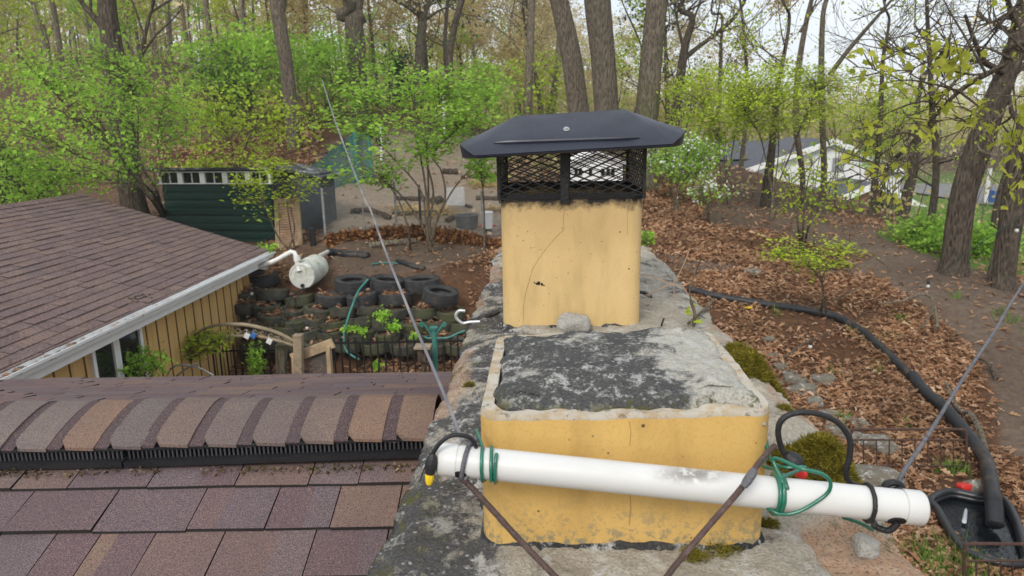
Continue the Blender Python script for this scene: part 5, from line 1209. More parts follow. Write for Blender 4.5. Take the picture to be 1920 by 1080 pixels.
q = [P(834, 352, D=17.9), P(870, 350, D=17.9), P(872, 386, D=17.6), P(836, 384, D=17.6)]; mb = MB(); mb.add(q+[p+F0*.01 for p in q], [(0, 1, 2, 3), (7, 6, 5, 4), (0, 4, 5, 1), (1, 5, 6, 2), (2, 6, 7, 3), (3, 7, 4, 0)])
tag(mb.build('plastic_sheet', M['clear_sheet'], None), 'clear plastic sheet standing upright behind the sapling stems', 'plastic sheet')
for (x, y, s, lb) in ((686,438,.17,'flat pale stone lying by the wire fence'), (705,436,.14,'crumpled clear plastic bag by the wire fence beside the pale stone')):
    c = G(x, y); mb = MB(); v, f = rock(c+[0, 0, .06], (s*2.2, s*1.6, s*1.2), x); mb.add(v, f); tag(mb.build('pale_stone' if s > .15 else 'plastic_bag', M['stone'] if s > .15 else M['clear_sheet'], None, smooth='full'), lb, 'stone' if s > .15 else 'bag')

# ---------------------------------------------------------------- pond
pc = [(1765,925),(1790,922),(1830,930),(1862,932),(1885,940),(1905,975),(1918,1015),(1925,1050),(1900,1058),(1860,1052),(1815,1035),(1790,1010),(1775,985),(1758,955),(1745,938)]
pass
pond = empty('garden_pond', P(1830, 990, z=ZP), 'small black lined garden pond at lower right', 'pond')
ring_ = catmull([P(a, b, z=zp) for a, b in pc], 5, True); cen_ = ring_.mean(0)
mb = MB(); mb.tube(ring_, .038, 10, closed=True); mb.tube(cen_+(ring_-cen_)*.96-[0, 0, .035], .025, 8, closed=True); mb.build('liner_rim', M['liner'], pond, smooth='full')
mb = MB(); inn = cen_+(ring_-cen_)*.97; lowr = inn-[0, 0, .062]; mb.add(list(lowr), [tuple(range(len(lowr)))]); mb.build('water', M['water'], pond)
mb = MB(); out_ = cen_+(ring_-cen_)*1.02; mb.loft([out_, out_-[0, 0, .14]]); mb.build('liner_side', M['liner'], pond, smooth='full')
c = G(1806, 930)+np.array([0, 0, .09]); sq = empty('spout', c, 'red spout pouring water into the pond', 'spout')
mb = MB(); v, f = rock(c, (.14, .10, .08), 3); mb.add(v, f); mb.build('red_body', M['red'], sq, smooth='full')
a = c+np.array([-.02, -.06, -.02]); mb = MB(); mb.tube([a, a+np.array([.01, -.03, -.10]), P(1808, 978, z=zp-.02)], [.014, .011, .02], 8); mb.build('water_jet', M['splash'], sq, smooth=True)
c = G(1834, 928)+np.array([0, 0, .05]); mb = MB(); v, f = rock(c, (.24, .2, .2), 8); mb.add(v, f); tag(mb.build('rock', M['stone'], None, smooth='full'), 'brown rock beside the red spout at the pond edge', 'rock')
# rusty border fence panels
def border(px0, px1, pyt, pyb, D, label, n):
    o = empty('border_fence', P(px0, pyb, D=D), label, 'border fence'); tl_, tr_, bl_, br_ = P(px0, pyt, D=D), P(px1, pyt, D=D), P(px0, pyb, D=D), P(px1, pyb, D=D)
    r = .014; q = lambda u, v: (tl_*(1-u)+tr_*u)*(1-v)+(bl_*(1-u)+br_*u)*v
    mb = MB(); mb.tube(catmull([q(0, 1.1), q(0, .25), q(.01, .08), q(.05, 0), q(.5, 0), q(.95, 0), q(.99, .08), q(1, .25), q(1, 1.1)], 6), r, 8); mb.tube([q(0, .28), q(1, .28)], r*.7, 6); mb.tube([q(0, .98), q(1, .98)], r*.7, 6); mb.build('frame', M['rust'], o, smooth=True)
    mb = MB()
    for k in range(1, n): mb.tube([q(k/n, .28), q(k/n, 1.08)], r*.5, 5)
    mb.build('bars', M['rust'], o)
border(1595, 1812, 805, 875, float((G(1700, 884)-CAM)@F0), 'rusty wire border fence panel in front of the leaf bed', 9)
border(1808, 1990, 1020, 1130, float((G(1800, 1078)-CAM)@F0)-.25, 'rusty wire border fence panel at the lower right corner by the pond', 8)
# stones edging the leaf bed
stones = [(1400,655,.2),(1462,690,.2),(1440,640,.2),(1492,718,.3),(1510,735,.35),(1540,718,.34),(1525,755,.25),(1490,735,.25),(1560,800,.22),(1590,790,.2),(1610,800,.26),(1570,815,.3),(1600,830,.35),(1640,840,.45),(1660,850,.3),(1555,780,.26),(1480,705,.22),(1455,720,.2),(1640,905,.5),(1445,668,.2)]
names_ = {13: 'large pale block, biggest stone behind the rusty border fence', 18: 'flat tan slab stone under the right end of the white pipe', 5: 'squarish pale block at the top right of the stone edging'}
for k, (x, y, s) in enumerate(stones):
    c = G(x, y); mb = MB(); v, f = rock(c+[0, 0, s*.05], (s*.9, s*.66, s*.5), k*3.1, 3, .7); mb.add(v, f)
    o = mb.build('stone', M['stone'], None, smooth=True, angle=30); tag(o, names_.get(k, 'rough grey stone half sunk in leaves at the edge of the leaf bed'), 'stone', 'stones edging the leaf bed')
c = G(1300+183, 510); mb = MB(); v, f = rock(G(1412, 515)+[0, 0, .02], (.35, .25, .15), 2, 3, .6); mb.add(v, f); tag(mb.build('stone', M['stone'], None, smooth='full'), 'single pale stone on the dirt strip behind the leaf bed', 'stone')
# sticks
def stick(pts, r, label, mat='bark_pale', dz=.08): 
    q = GG(pts, dz); 
    for k in range(len(q)): q[k][2] += .12*math.sin(k*2.1)**2
    mb = MB(); c = catmull(q, 5); mb.tube(c, np.linspace(r, r*.45, len(c)), 6); tag(mb.build('fallen_branch', M[mat], None, smooth=True), label, 'branch')
stick([(1845,860),(1832,830),(1815,800),(1795,780),(1770,740)], .045, 'pale fallen branch lying along the black hose by the pond')
stick([(1755,640),(1745,600),(1725,585),(1690,588),(1650,602)], .028, 'crooked pale branch arching over the leaf bed', dz=.2)
stick([(1725,640),(1742,620),(1748,595)], .02, 'thin bent stick rising from the leaves below the path', 'twig', .2)
stick([(1868,715),(1848,695),(1830,690)], .03, 'short dark stick on the dirt path', 'bark_dark', .03)
stick([(1560,570),(1600,560),(1640,545)], .015, 'thin grey stick on the leaves below the path', 'twig', .05)
stick([(1640,520),(1660,548),(1672,575)], .014, 'slender pale stem leaning over the dirt path', 'bark_pale', .35)
stick([(1460,685),(1510,660),(1560,640)], .014, 'thin grey stick lying across the leaves near the bulb', 'twig', .06)
mb = MB(); c = G(1403, 584); mb.box(c+[0, 0, .05], (.13, .03, .03), rotz(.2)); tag(mb.build('yellow_tag', M['yellow'], None, bevel=.005), 'small yellow plastic tag lying on the leaves', 'tag')
# post and bin far off, houses
pq_ = P(1851, 355, D=42); mb = MB(); pq_[2] = gz(pq_[0], pq_[1]); mb.tube([pq_, pq_+[0, 0, 2.2]], .12, 8); tag(mb.build('white_post', M['far_white'], None, smooth=True), 'white post standing by the distant driveway', 'post')
pb_ = pq_+np.array([.9, .5, 0]); mb = MB(); v = [(-.3, -.3, 0), (.3, -.3, 0), (.3, .3, 0), (-.3, .3, 0), (-.38, -.38, .8), (.38, -.38, .8), (.38, .38, .8), (-.38, .38, .8)]; mb.add(np.array(v)+pb_, [(3, 2, 1, 0), (0, 1, 5, 4), (1, 2, 6, 5), (2, 3, 7, 6), (3, 0, 4, 7), (4, 5, 6, 7)]); mb.box(pb_+[0, 0, .83], (.84, .84, .06)); tag(mb.build('recycling_bin', M['blue'], None, bevel=.03), 'blue recycling bin beside the white post at the driveway', 'bin')
Hd = 44.
wh = empty('white_house', P(1560, 345, D=Hd), 'white gabled house with slate roof and brick wing through the trees at right', 'house')
def hp(px, py, d=0): return P(px, py, D=Hd+d)
def prism(a_l, a_top, a_r, zb, depth, name, mat, trim=None, par=None):
    par = par or wh; b = depth*F0; f = [a_l, a_top, a_r, np.array([a_r[0], a_r[1], zb]), np.array([a_l[0], a_l[1], zb])]
    mb = MB(); mb.add(f+[p+b for p in f], [(4, 3, 2, 1, 0), (5, 6, 7, 8, 9), (0, 1, 6, 5), (1, 2, 7, 6), (2, 3, 8, 7), (4, 0, 5, 9)]); return mb.build(name, mat, par)
prism(hp(1390, 322), hp(1560, 264), hp(1688, 322), -1.3, 7, 'gable_wall', M['far_white'])
def roofs(l, t_, r, depth, over=.35, th=.16, name='roof', mat='far_roof', trim=True):
    mb = MB(); 
    for e in (l, r):
        d = (e-t_); d /= np.linalg.norm(d); e2 = e+d*.5; q = [t_-F0*over+[0, 0, .12], e2-F0*over+[0, 0, .12], e2+F0*depth+[0, 0, .12], t_+F0*depth+[0, 0, .12]]
        mb.add(q+[p-np.array([0, 0, th]) for p in q], [(0, 1, 2, 3), (7, 6, 5, 4), (0, 4, 5, 1), (1, 5, 6, 2), (2, 6, 7, 3), (3, 7, 4, 0)])
    o = mb.build(name, M[mat], wh)
    mb = MB()
    for e in (l, r):
        d = (e-t_); d /= np.linalg.norm(d); mb.bar(t_-F0*(over+.06)-[0, 0, .02], e+d*.5-F0*(over+.06)-[0, 0, .02], .08, .34)
    mb.build('gable_trim', M['far_white'], o)
roofs(hp(1390, 322), hp(1560, 264), hp(1688, 322), 7.2)
prism(hp(1540, 384, -4), hp(1638, 345, -4), hp(1768, 410, -4), -1.6, 3.8, 'brick_wing', M['brick'])
roofs(hp(1540, 384, -4), hp(1638, 345, -4), hp(1768, 410, -4), 3.8)
mb = MB(); a = hp(1290, 300, 3); b = hp(1545, 296, 3); c1 = hp(1330, 264, 7); c2 = hp(1550, 262, 7); q = [a, b, c2, c1]; mb.add(q+[p-np.array([0, 0, .2]) for p in q]+[np.array([a[0], a[1], -1.3]), np.array([b[0], b[1], -1.3])], [(0, 1, 2, 3), (7, 6, 5, 4), (4, 5, 9, 8)]); mb.build('main_roof', M['far_roof'], wh)
for (x, y) in ((1660,332),(1685,332)): mb = MB(); p = hp(x, y, -1); mb.tube([p, np.array([p[0], p[1], -1.2])], .14, 8); mb.build('porch_column', M['far_white'], wh)
mb = MB(); mb.box(hp(1572, 308, -.1), (.7, .1, .8)); mb.build('gable_vent', M['galv'], wh)
Hd = 16.; gp0 = hp(1120, 340); zg0 = gz(gp0[0], gp0[1])-.05
w2 = empty('white_playhouse', np.array([gp0[0], gp0[1], zg0]), 'small white house with tiny windows seen through the mesh of the chimney cap', 'playhouse')
prism(hp(1068, 308), hp(1117, 290), hp(1168, 306), zg0, 1.6, 'wall', M['far_white'], par=w2)
mb = MB()
for e in (hp(1064, 310), hp(1172, 308)):
    t_ = hp(1117, 287); q = [t_-F0*.12, e-F0*.12, e+F0*1.7, t_+F0*1.7]; mb.add(q+[p_+np.array([0, 0, .05]) for p_ in q], [(3, 2, 1, 0), (4, 5, 6, 7), (0, 1, 5, 4), (1, 2, 6, 5), (2, 3, 7, 6), (3, 0, 4, 7)])
mb.build('roof', M['far_white'], w2)
for x in (1080, 1088, 1107, 1130, 1140, 1149): mb = MB(); mb.box(hp(x, 322, -.02), (.075, .04, .15)); mb.build('window', M['dark_glass'], w2)
# ================================================================ vegetation
def grow(rng, p, d, L, r, lvl, tubes, tips, up=.12, wob=.22, nch=(3, 5), ratio=.62):
    n = 5; pts = [np.array(p, float)]; d = np.array(d, float); d /= np.linalg.norm(d); dirs = [d]
    for k in range(n):
        d = d+rng.normal(size=3)*wob*.5+np.array([0, 0, up*.5]); d /= np.linalg.norm(d); dirs.append(d); pts.append(pts[-1]+d*L/n)
    pts = np.array(pts); tubes.append((pts, np.linspace(r, max(r*.38, .004), n+1)))
    if lvl <= 1: tips.extend(list(pts[2:]))
    if lvl <= 0: return
    for k in range(rng.randint(nch[0], nch[1]+1)):
        f = rng.uniform(.3, 1.0); i = min(n-1, int(f*n)); q = pts[i]+(pts[i+1]-pts[i])*(f*n-i)
        a = rng.normal(size=3); a -= dirs[i]*(a@dirs[i]); a /= np.linalg.norm(a)
        grow(rng, q, dirs[i]+a*rng.uniform(.55, 1.1), L*ratio*rng.uniform(.7, 1.15), max(.006, r*(1-.6*f)*.55), lvl-1, tubes, tips, up, wob, nch, ratio)
def leaf_cloud(rng, tips, n, spread, flat=.6):
    tips = np.array(tips); i = rng.randint(0, len(tips), n); return tips[i]+rng.normal(size=(n, 3))*np.array([spread, spread, spread*flat])
def put(name, tubes, parent, mat, n=6):
    V, Lp, a, b = tubes_np(tubes, n); return link_mesh(name, np_mesh(name, V-np.array(parent.location), Lp, a, b, smooth=True), M[mat], parent)
def trunk_pts(spec, D):
    """spec: (px, py, width px) from the foot upwards -> world path and radii; the foot is taken down into the ground"""
    pts = [P(a, b, D=D) for a, b, _ in spec]; rad = [w_*.5*((p-CAM)@FWD)/F_PX for p, (_, _, w_) in zip(pts, spec)]
    f = pts[0].copy(); zg = gz(f[0], f[1])-.15
    if f[2] > zg+.2: f = f+(f-pts[1])/max(.1, (pts[1]-f)[2])*0; f = np.array([f[0], f[1], zg]); pts = [f]+pts; rad = [rad[0]*1.25]+rad
    return pts, rad
def big_tree(label, spec, D, seed, mat='bark', extra=7., limbs=7, leaf=('leaf_tan', 900, .09), low=.35, lvl=2, kind='tree', limblen=3.0, name='hardwood_tree', forks=()):
    rng = np.random.RandomState(seed); pts, rad = trunk_pts(spec, D); n0 = len(pts)
    d = pts[-1]-pts[-2]; d /= np.linalg.norm(d)
    for k in range(1, 5): pts.append(pts[n0-1]+d*extra*k/4+rng.normal(size=3)*.12*k); rad.append(rad[n0-1]*(1-.17*k))
    c = catmull(pts, 6); rr = np.interp(np.linspace(0, len(rad)-1, len(c)), np.arange(len(rad)), rad)
    hh = np.clip((c[:, 2]-c[0, 2])/.7, 0, 1); rr = rr*(1+.22*(1-hh)**2)
    o = empty(name, (pts[0][0], pts[0][1], pts[0][2]), label, kind)
    put('trunk', [(c, rr)], o, mat, 14)
    tubes, tips = [], []
    for (fp, fw) in forks:
        q = catmull([P(a, b, D=D) for a, b in fp], 6); w0 = fw*.5*((q[0]-CAM)@FWD)/F_PX; tubes.append((q, np.linspace(w0, w0*.35, len(q))))
        for k in range(4): 
            i = rng.randint(len(q)//3, len(q)-1); t_ = q[i+1]-q[i]; grow(rng, q[i], t_/np.linalg.norm(t_)+rng.normal(size=3)*.5, limblen*.5, w0*.4, 1, tubes, tips)
    for k in range(limbs):
        i = rng.randint(int(len(c)*low), len(c)-1); a = rng.uniform(0, 6.28); grow(rng, c[i], [math.cos(a), math.sin(a), rng.uniform(.15, .8)], limblen*rng.uniform(.6, 1.2), rr[i]*.38, lvl, tubes, tips)
    grow(rng, c[-1], d, limblen, rr[-1]*.8, lvl, tubes, tips)
    if tubes: put('limbs', tubes, o, mat, 5)
    if leaf and tips: link_mesh('crown', scatter('crown', leaf_cloud(rng, tips, leaf[1], .22)-np.array(o.location), leaf[2], LEAF4, rng, .35, droop=.3), M[leaf[0]], o)
    return o
# the standing hardwoods one can tell apart
big_tree('thick dark trunk rising behind the garage roof ridge at left', [(258,420,46),(241,330,44),(228,220,42),(212,100,38),(200,0,32)], 16, 1, 'bark_dark', limbs=9, leaf=('leaf_tan', 900, .10), forks=[([(203,60),(170,25),(140,-10)],16), ([(236,250),(262,120),(275,50),(290,0)],12)], low=.55)
big_tree('tall straight trunk behind the teal netting, left of the forked trunk', [(556,330,26),(548,230,25),(538,130,25),(525,50,26),(518,-5,26)], 22, 2, 'bark', limbs=7, low=.75, forks=[([(520,8),(500,-20),(480,-60)],9)])
big_tree('forked trunk dividing into two stems near the top, behind the green sapling', [(678,260,30),(674,180,29),(670,90,30),(664,40,34)], 26, 3, 'bark', extra=.6, limbs=2, low=.8, forks=[([(664,45),(652,10),(640,-40),(620,-140)],22), ([(668,45),(674,5),(682,-50),(690,-150)],20)], limblen=3.5)
big_tree('leaning trunk, left one of the three big trunks behind the chimney cap', [(1092,260,40),(1084,200,39),(1070,100,38),(1048,0,34)], 21, 4, 'bark', limbs=6, low=.72)
big_tree('thickest upright trunk, middle one of the three behind the chimney cap', [(1142,260,50),(1137,200,46),(1130,100,46),(1120,0,50)], 19.5, 5, 'bark', limbs=6, low=.78)
big_tree('straight trunk, right one of the three big trunks behind the chimney cap', [(1205,270,48),(1214,200,44),(1222,100,40),(1232,0,40)], 20, 6, 'bark_moss', limbs=6, low=.74, forks=[([(1233,14),(1262,6),(1290,-10)],9)])
big_tree('slim pale trunk between the cap and the leaning trunk', [(988,260,17),(990,180,17),(994,90,15),(998,0,13)], 29, 7, 'bark_pale', limbs=7, low=.55, leaf=('leaf_lime', 1100, .11))
big_tree('pale crooked trunk leaning behind the left big trunk', [(1030,240,15),(1042,150,14),(1048,90,11),(1052,20,9)], 31, 8, 'bark_pale', limbs=6, low=.5, leaf=('leaf_lime', 900, .11))
big_tree('ivy clad trunk forking high up behind the green sapling', [(782,260,20),(786,170,22),(788,90,18),(792,38,17)], 29, 9, 'bark_moss', extra=.8, limbs=5, low=.4, leaf=('leaf_dark', 2600, .12), forks=[([(790,45),(783,15),(776,-30)],11), ([(793,40),(820,22),(850,8)],7), ([(793,42),(805,0),(812,-50)],9)])
big_tree('dark leaning trunk to the right of the ivy clad trunk', [(853,225,16),(843,150,14),(846,80,13),(866,0,12)], 28, 10, 'bark_dark', limbs=7, low=.5, leaf=('leaf_lime', 900, .11))
big_tree('thin pale pole trunk high on the left hillside', [(474,260,10),(466,160,11),(458,80,12),(453,0,10)], 27, 11, 'bark_pale', limbs=6, low=.45, leaf=('leaf_lime', 1500, .11))
big_tree('dark forked tree with a long limb sweeping up to the right', [(1262,260,18),(1270,190,17),(1279,120,17),(1286,80,14)], 24, 12, 'bark_dark', extra=3, limbs=7, low=.5, leaf=('leaf_tan', 500, .09), forks=[([(1281,112),(1310,88),(1345,62),(1380,30),(1400,-12)],11), ([(1283,100),(1272,50),(1262,0)],7), ([(1284,92),(1300,40),(1318,-10)],7)])
big_tree('big dark leaning trunk standing on the right slope before the driveway', [(1790,490,46),(1798,420,45),(1808,360,44),(1834,280,46),(1866,190,40),(1905,90,34)], 12.6, 13, 'bark_dark', extra=3, limbs=7, low=.45, leaf=('leaf_tan', 500, .05), limblen=2.2)
big_tree('dark trunk at the far right edge beside the thin bent stem', [(1882,510,38),(1892,440,38),(1905,360,44),(1925,250,40)], 11.6, 14, 'bark_dark', extra=4, limbs=6, low=.4, leaf=('leaf_tan', 500, .05), limblen=2.2)
big_tree('slender dark trunk between the two big right trunks', [(1868,435,24),(1876,380,20),(1888,330,16),(1902,285,12)], 19, 15, 'bark_dark', extra=3, limbs=7, low=.4, leaf=('leaf_tan', 700, .07), limblen=2.4)
big_tree('thin bent pale stem in front of the far right trunk', [(1858,520,14),(1868,470,12),(1878,420,10),(1880,370,7)], 12.2, 16, 'bark_pale', extra=1.6, limbs=4, low=.5, leaf=('leaf_lime', 120, .06), limblen=1.0, lvl=1)
big_tree('dark short trunk on the brow left of the white house', [(1434,405,22),(1440,340,18),(1448,270,13),(1455,180,9)], 19, 17, 'bark_dark', extra=3, limbs=7, low=.45, leaf=('leaf_lime', 700, .075), limblen=2.0)
big_tree('dark trunk in front of the brick wing of the white house', [(1690,420,24),(1700,370,20),(1712,320,17),(1722,240,12)], 23, 18, 'bark_dark', extra=3, limbs=7, low=.45, leaf=('leaf_tan', 250, .08), limblen=2.2)
big_tree('slim tree with a bare limb slanting up to the right against the sky', [(1505,330,10),(1492,230,11),(1497,130,11),(1512,40,9)], 20, 19, 'bark', extra=3, limbs=6, low=.6, leaf=('leaf_lime', 500, .08), forks=[([(1500,60),(1520,25),(1535,-10)],6)], limblen=2.0)
big_tree('slim tree whose pale limb slants far right towards the sky', [(1545,330,11),(1542,230,11),(1540,130,11),(1543,30,9)], 19, 20, 'bark_moss', extra=3, limbs=6, low=.6, leaf=('leaf_lime', 500, .08), forks=[([(1556,140),(1590,95),(1630,48),(1665,8),(1690,-25)],10)], limblen=2.0)
big_tree('thin bare tree against the pale sky right of the sweeping limb', [(1345,260,9),(1350,160,8),(1352,80,6)], 25, 21, 'bark', extra=3, limbs=9, low=.3, leaf=('leaf_tan', 400, .08), limblen=2.4)
big_tree('conifer limbed dark thin tree at upper right', [(1755,330,12),(1748,200,10),(1742,90,8),(1738,0,6)], 17, 22, 'bark_dark', extra=2, limbs=22, low=.12, leaf=('leaf_tan', 200, .05), limblen=1.6)
big_tree('bare twiggy thin tree beside the maple bough at upper right', [(1640,345,10),(1650,240,9),(1655,120,7)], 21, 23, 'bark_dark', extra=3, limbs=14, low=.15, leaf=('leaf_lime', 500, .07), limblen=1.8)
# evergreen behind the right trunk: drooping boughs
big_tree('dark evergreen with flat boughs behind the right big trunk', [(1252,250,9),(1250,150,8),(1248,60,5)], 30, 24, 'bark_dark', extra=1, limbs=16, low=.1, leaf=('leaf_dark', 1100, .12), limblen=1.6)

def bush(name, label, cat, base, crown, D, stems, ncl, per, size, mat, seed, depth=None, sx=.14, sz=.06, twig='twig', group=None, stemr=.03, tmpl=LEAF4, up=.5, hole=.0, second=None):
    """sapling or shrub: px ellipsoid crown (cx, cy, rx, ry) at distance D, clusters of leaves on real branches"""
    rng = np.random.RandomState(seed); m = mpp(D, crown[0], crown[1]); c = P(crown[0], crown[1], D=D); rx, ry = crown[2]*m, crown[3]*m; rd = depth or rx*.8
    b = G(*base) if base is not None else None
    if b is None or abs((b-CAM)@F0-D) > 6: q = P(base[0], base[1], D=D) if base else c; b = np.array([q[0], q[1], gz(q[0], q[1])-.03])
    o = empty(name, b, label, cat, group); tubes = []
    heads = []
    for st in stems:
        pts = [b+rng.normal(size=3)*np.array([.05, .05, 0])]+[P(x, y, D=D)+F0*rng.uniform(-.3, .3)*k/len(st) for k, (x, y) in enumerate(st)]
        q = catmull(pts, 6); tubes.append((q, np.linspace(stemr, stemr*.3, len(q)))); heads.append(q)
    allh = np.vstack(heads)
    dirs = rng.normal(size=(ncl, 3)); dirs /= np.linalg.norm(dirs, axis=1)[:, None]; rad = rng.uniform(.12, 1, ncl)**.45
    cl = dirs*rad[:, None]; keep = fbm(cl[:, 0]*2.2+seed, cl[:, 2]*2.2+cl[:, 1]*1.5, 2) > hole; cl = cl[keep]
    cl = c+cl[:, :1]*R0*rx+cl[:, 1:2]*F0*rd+cl[:, 2:3]*np.array([0, 0, ry])
    zg = ground(cl[:, 0], cl[:, 1]); cl = cl[cl[:, 2] > zg+.12]
    pts = []
    for q in cl:
        low = allh[allh[:, 2] < q[2]+.05]; low = low if len(low) else allh
        j = np.argmin(((low-q)**2).sum(1)+.4*np.abs(rng.normal(size=len(low)))); s = low[j]
        mid = (s+q)/2+np.array([0, 0, np.linalg.norm(q-s)*.10])+rng.normal(size=3)*.05; path = catmull([s, mid, q], 3); tubes.append((path, np.linspace(min(stemr*.3, .0065), .002, len(path))))
        k = rng.poisson(per); f = rng.rand(k)[:, None]*.75+.25
        pts.append(s*(1-f)+q*f+(rng.normal(size=(k, 3))*np.array([sx, sx, sz])) if np.linalg.norm(q-s) < .8 else q+rng.normal(size=(k, 3))*np.array([sx*1.5, sx*1.5, sz*1.4]))
    pts = np.vstack(pts); 
    put('stems', tubes, o, twig, 5)
    link_mesh('crown', scatter('crown', pts-b, size, tmpl, rng, up, droop=.2), M[mat], o)
    if second: 
        w_ = pts[rng.rand(len(pts)) < second[1]]+np.array([0, 0, .05]); link_mesh('blossom', scatter('blossom', w_-b, second[2], LEAF4, rng, .3), M[second[0]], o)
    return o
# multi stemmed sapling in front of the dirt run
bush('sapling', 'multi stemmed green sapling growing on bare dirt in front of the wire fence', 'sapling', (806,474), (775,220,195,100), 13.6, [[(800,430),(790,360),(740,300),(690,250)], [(803,420),(802,330),(798,270),(770,170)], [(806,420),(812,360),(800,290),(812,230),(840,150)], [(812,430),(835,370),(828,320),(812,290),(860,240)], [(800,440),(770,390),(735,350),(712,355)], [(815,430),(835,380),(870,330),(915,290)], [(806,430),(790,300),(760,220),(680,190)]], 420, 20, .085, 'leaf_green', 31, .9*1.6, .15, .035, hole=.38, up=.66)
bush('sapling', 'low spray of fresh leaves hanging left of the sapling stems', 'sapling', (770,470), (700,325,80,40), 13.5, [[(765,430),(748,380),(730,340)]], 36, 13, .092, 'leaf_green', 32, .5, .14, .04, up=.65)
bush('sapling', 'small green sapling by the wire fence at the left side of the cap', 'sapling', (910,470), (905,300,45,45), 14.4, [[(908,420),(906,360),(900,310)]], 40, 11, .09, 'leaf_green', 33, .6, .12, .05)
# left side
bush('shrub_tree', 'big spreading green shrub tree in front of the dark trunk at left', 'tree', (305,405), (165,215,210,140), 13.2, [[(290,380),(255,335),(225,280),(180,220)], [(280,370),(235,330),(150,290),(60,250)], [(295,360),(262,300),(250,200),(240,130)], [(290,370),(300,320),(290,250),(300,180)], [(270,360),(180,330),(90,320),(10,290)], [(285,360),(200,280),(120,200),(70,140)]], 600, 19, .066, 'leaf_green', 34, 2.2, .17, .05, stemr=.032, hole=.42)
bush('shrub_tree', 'darker green low shrub at the left edge above the garage roof', 'shrub', (60,400), (60,335,130,55), 13.6, [[(60,380),(40,340)], [(70,370),(110,330)]], 130, 18, .07, 'leaf_green', 35, 1.5, .18, .08)
bush('sapling', 'yellow green sapling beside the leaning door panel', 'sapling', (548,470), (515,345,95,62), 13.9, [[(545,430),(540,390),(530,340),(500,300)], [(525,450),(505,400),(490,360),(450,350)], [(552,430),(545,380),(560,330),(580,310)]], 120, 14, .075, 'leaf_lime', 36, .8, .15, .03, stemr=.02, hole=.47, up=.68)
bush('shrub_tree', 'yellow green understory tree above the shed roof', 'tree', (440,350), (450,235,110,80), 18, [[(440,320),(430,260),(400,220)], [(445,310),(470,250),(500,210)]], 240, 17, .085, 'leaf_lime', 37, 1.6, .22, .05, hole=.42)
bush('shrub_tree', 'fresh green understory tree left of the tall straight trunk', 'tree', (440,230), (470,120,130,75), 24, [[(440,200),(450,130),(430,90)], [(445,200),(490,120),(520,80)]], 330, 17, .12, 'leaf_green', 38, 2.2, .26, .11, hole=.34)
bush('shrub_tree', 'bright green understory tree right of the tall straight trunk', 'tree', (610,240), (625,130,95,75), 26, [[(610,210),(620,140),(600,90)], [(612,210),(650,130)]], 300, 17, .13, 'leaf_green', 39, 2, .26, .11, hole=.34)
bush('shrub_tree', 'vivid green bush behind the slim pale trunk', 'shrub', (885,260), (890,175,80,60), 27, [[(885,230),(880,180)], [(890,230),(920,170)]], 200, 17, .13, 'leaf_green', 40, 1.8, .26, .11, hole=.34)
bush('shrub_tree', 'yellow green bush between the slim pale trunk and the leaning trunk', 'shrub', (1020,260), (1020,160,75,70), 30, [[(1020,230),(1010,160)], [(1022,230),(1040,150)]], 150, 14, .13, 'leaf_lime', 41, 1.8, .28, .1, hole=.36)
bush('evergreen_shrub', 'dark evergreen shrub on the hillside left of the pole trunk', 'shrub', (430,230), (425,150,52,60), 26, [[(430,200),(425,140)]], 170, 22, .12, 'leaf_dark', 42, 1.2, .24, .12)
bush('evergreen_shrub', 'dark evergreen shrub at the far left edge of the hillside', 'shrub', (15,380), (8,330,40,60), 17, [[(15,350),(8,310)]], 110, 22, .10, 'leaf_dark', 43, 1.0, .2, .1)
bush('evergreen_shrub', 'second dark evergreen beside the ivy clad trunk', 'shrub', (742,250), (748,160,30,70), 31, [[(742,220),(748,140)]], 90, 22, .13, 'leaf_dark', 44, 1.0, .24, .12)
bush('shrub_tree', 'low yellow green brush on the slope just above the shed roof', 'shrub', (430,330), (440,312,120,26), 18.5, [[(400,325),(380,310)], [(440,325),(460,305)], [(480,325),(500,310)]], 90, 14, .085, 'leaf_lime', 47, 1.0, .2, .05, hole=.4)
# right side
bush('shrub_tree', 'broad yellow green tree in front of the white house', 'tree', (1450,415), (1470,188,155,72), 17, [[(1448,370),(1440,310),(1420,250),(1390,200)], [(1450,370),(1480,290),(1510,220),(1530,160)], [(1452,370),(1500,330),(1570,260)], [(1449,370),(1460,290),(1460,200)]], 520, 21, .066, 'leaf_lime', 51, 2.0, .16, .04, hole=.42, up=.6)
bush('shrub_tree', 'thin green tree right of the sweeping limb above the white shrub', 'tree', (1365,390), (1350,200,110,85), 20, [[(1362,340),(1355,270),(1330,200)], [(1364,340),(1380,250),(1390,180)]], 340, 18, .085, 'leaf_lime', 52, 1.5, .18, .06, hole=.38)
bush('shrub_tree', 'slender multi stemmed tree before the left eave of the white house', 'tree', (1505,475), (1510,345,85,75), 13.2, [[(1497,430),(1492,370),(1470,320)], [(1506,430),(1508,360),(1520,300)], [(1515,430),(1530,370),(1560,330)]], 85, 9, .058, 'leaf_lime', 53, .7, .13, .045, hole=.35, stemr=.028)
bush('sapling', 'young sapling with flat yellow green sprays standing in the leaf bed', 'sapling', (1546,595), (1520,468,108,46), 10.4, [[(1543,560),(1540,500),(1530,440)], [(1542,530),(1500,490),(1450,480)], [(1542,520),(1580,470),(1600,450)]], 150, 10, .058, 'leaf_lime', 54, .7, .11, .02, stemr=.014, up=.72, hole=.38)
bush('shrub_tree', 'loose green tree to the right of the white gable', 'tree', (1660,420), (1650,230,80,90), 22, [[(1660,370),(1650,280),(1640,200)], [(1662,370),(1680,260)]], 230, 15, .09, 'leaf_lime', 55, 1.6, .2, .07, hole=.4)
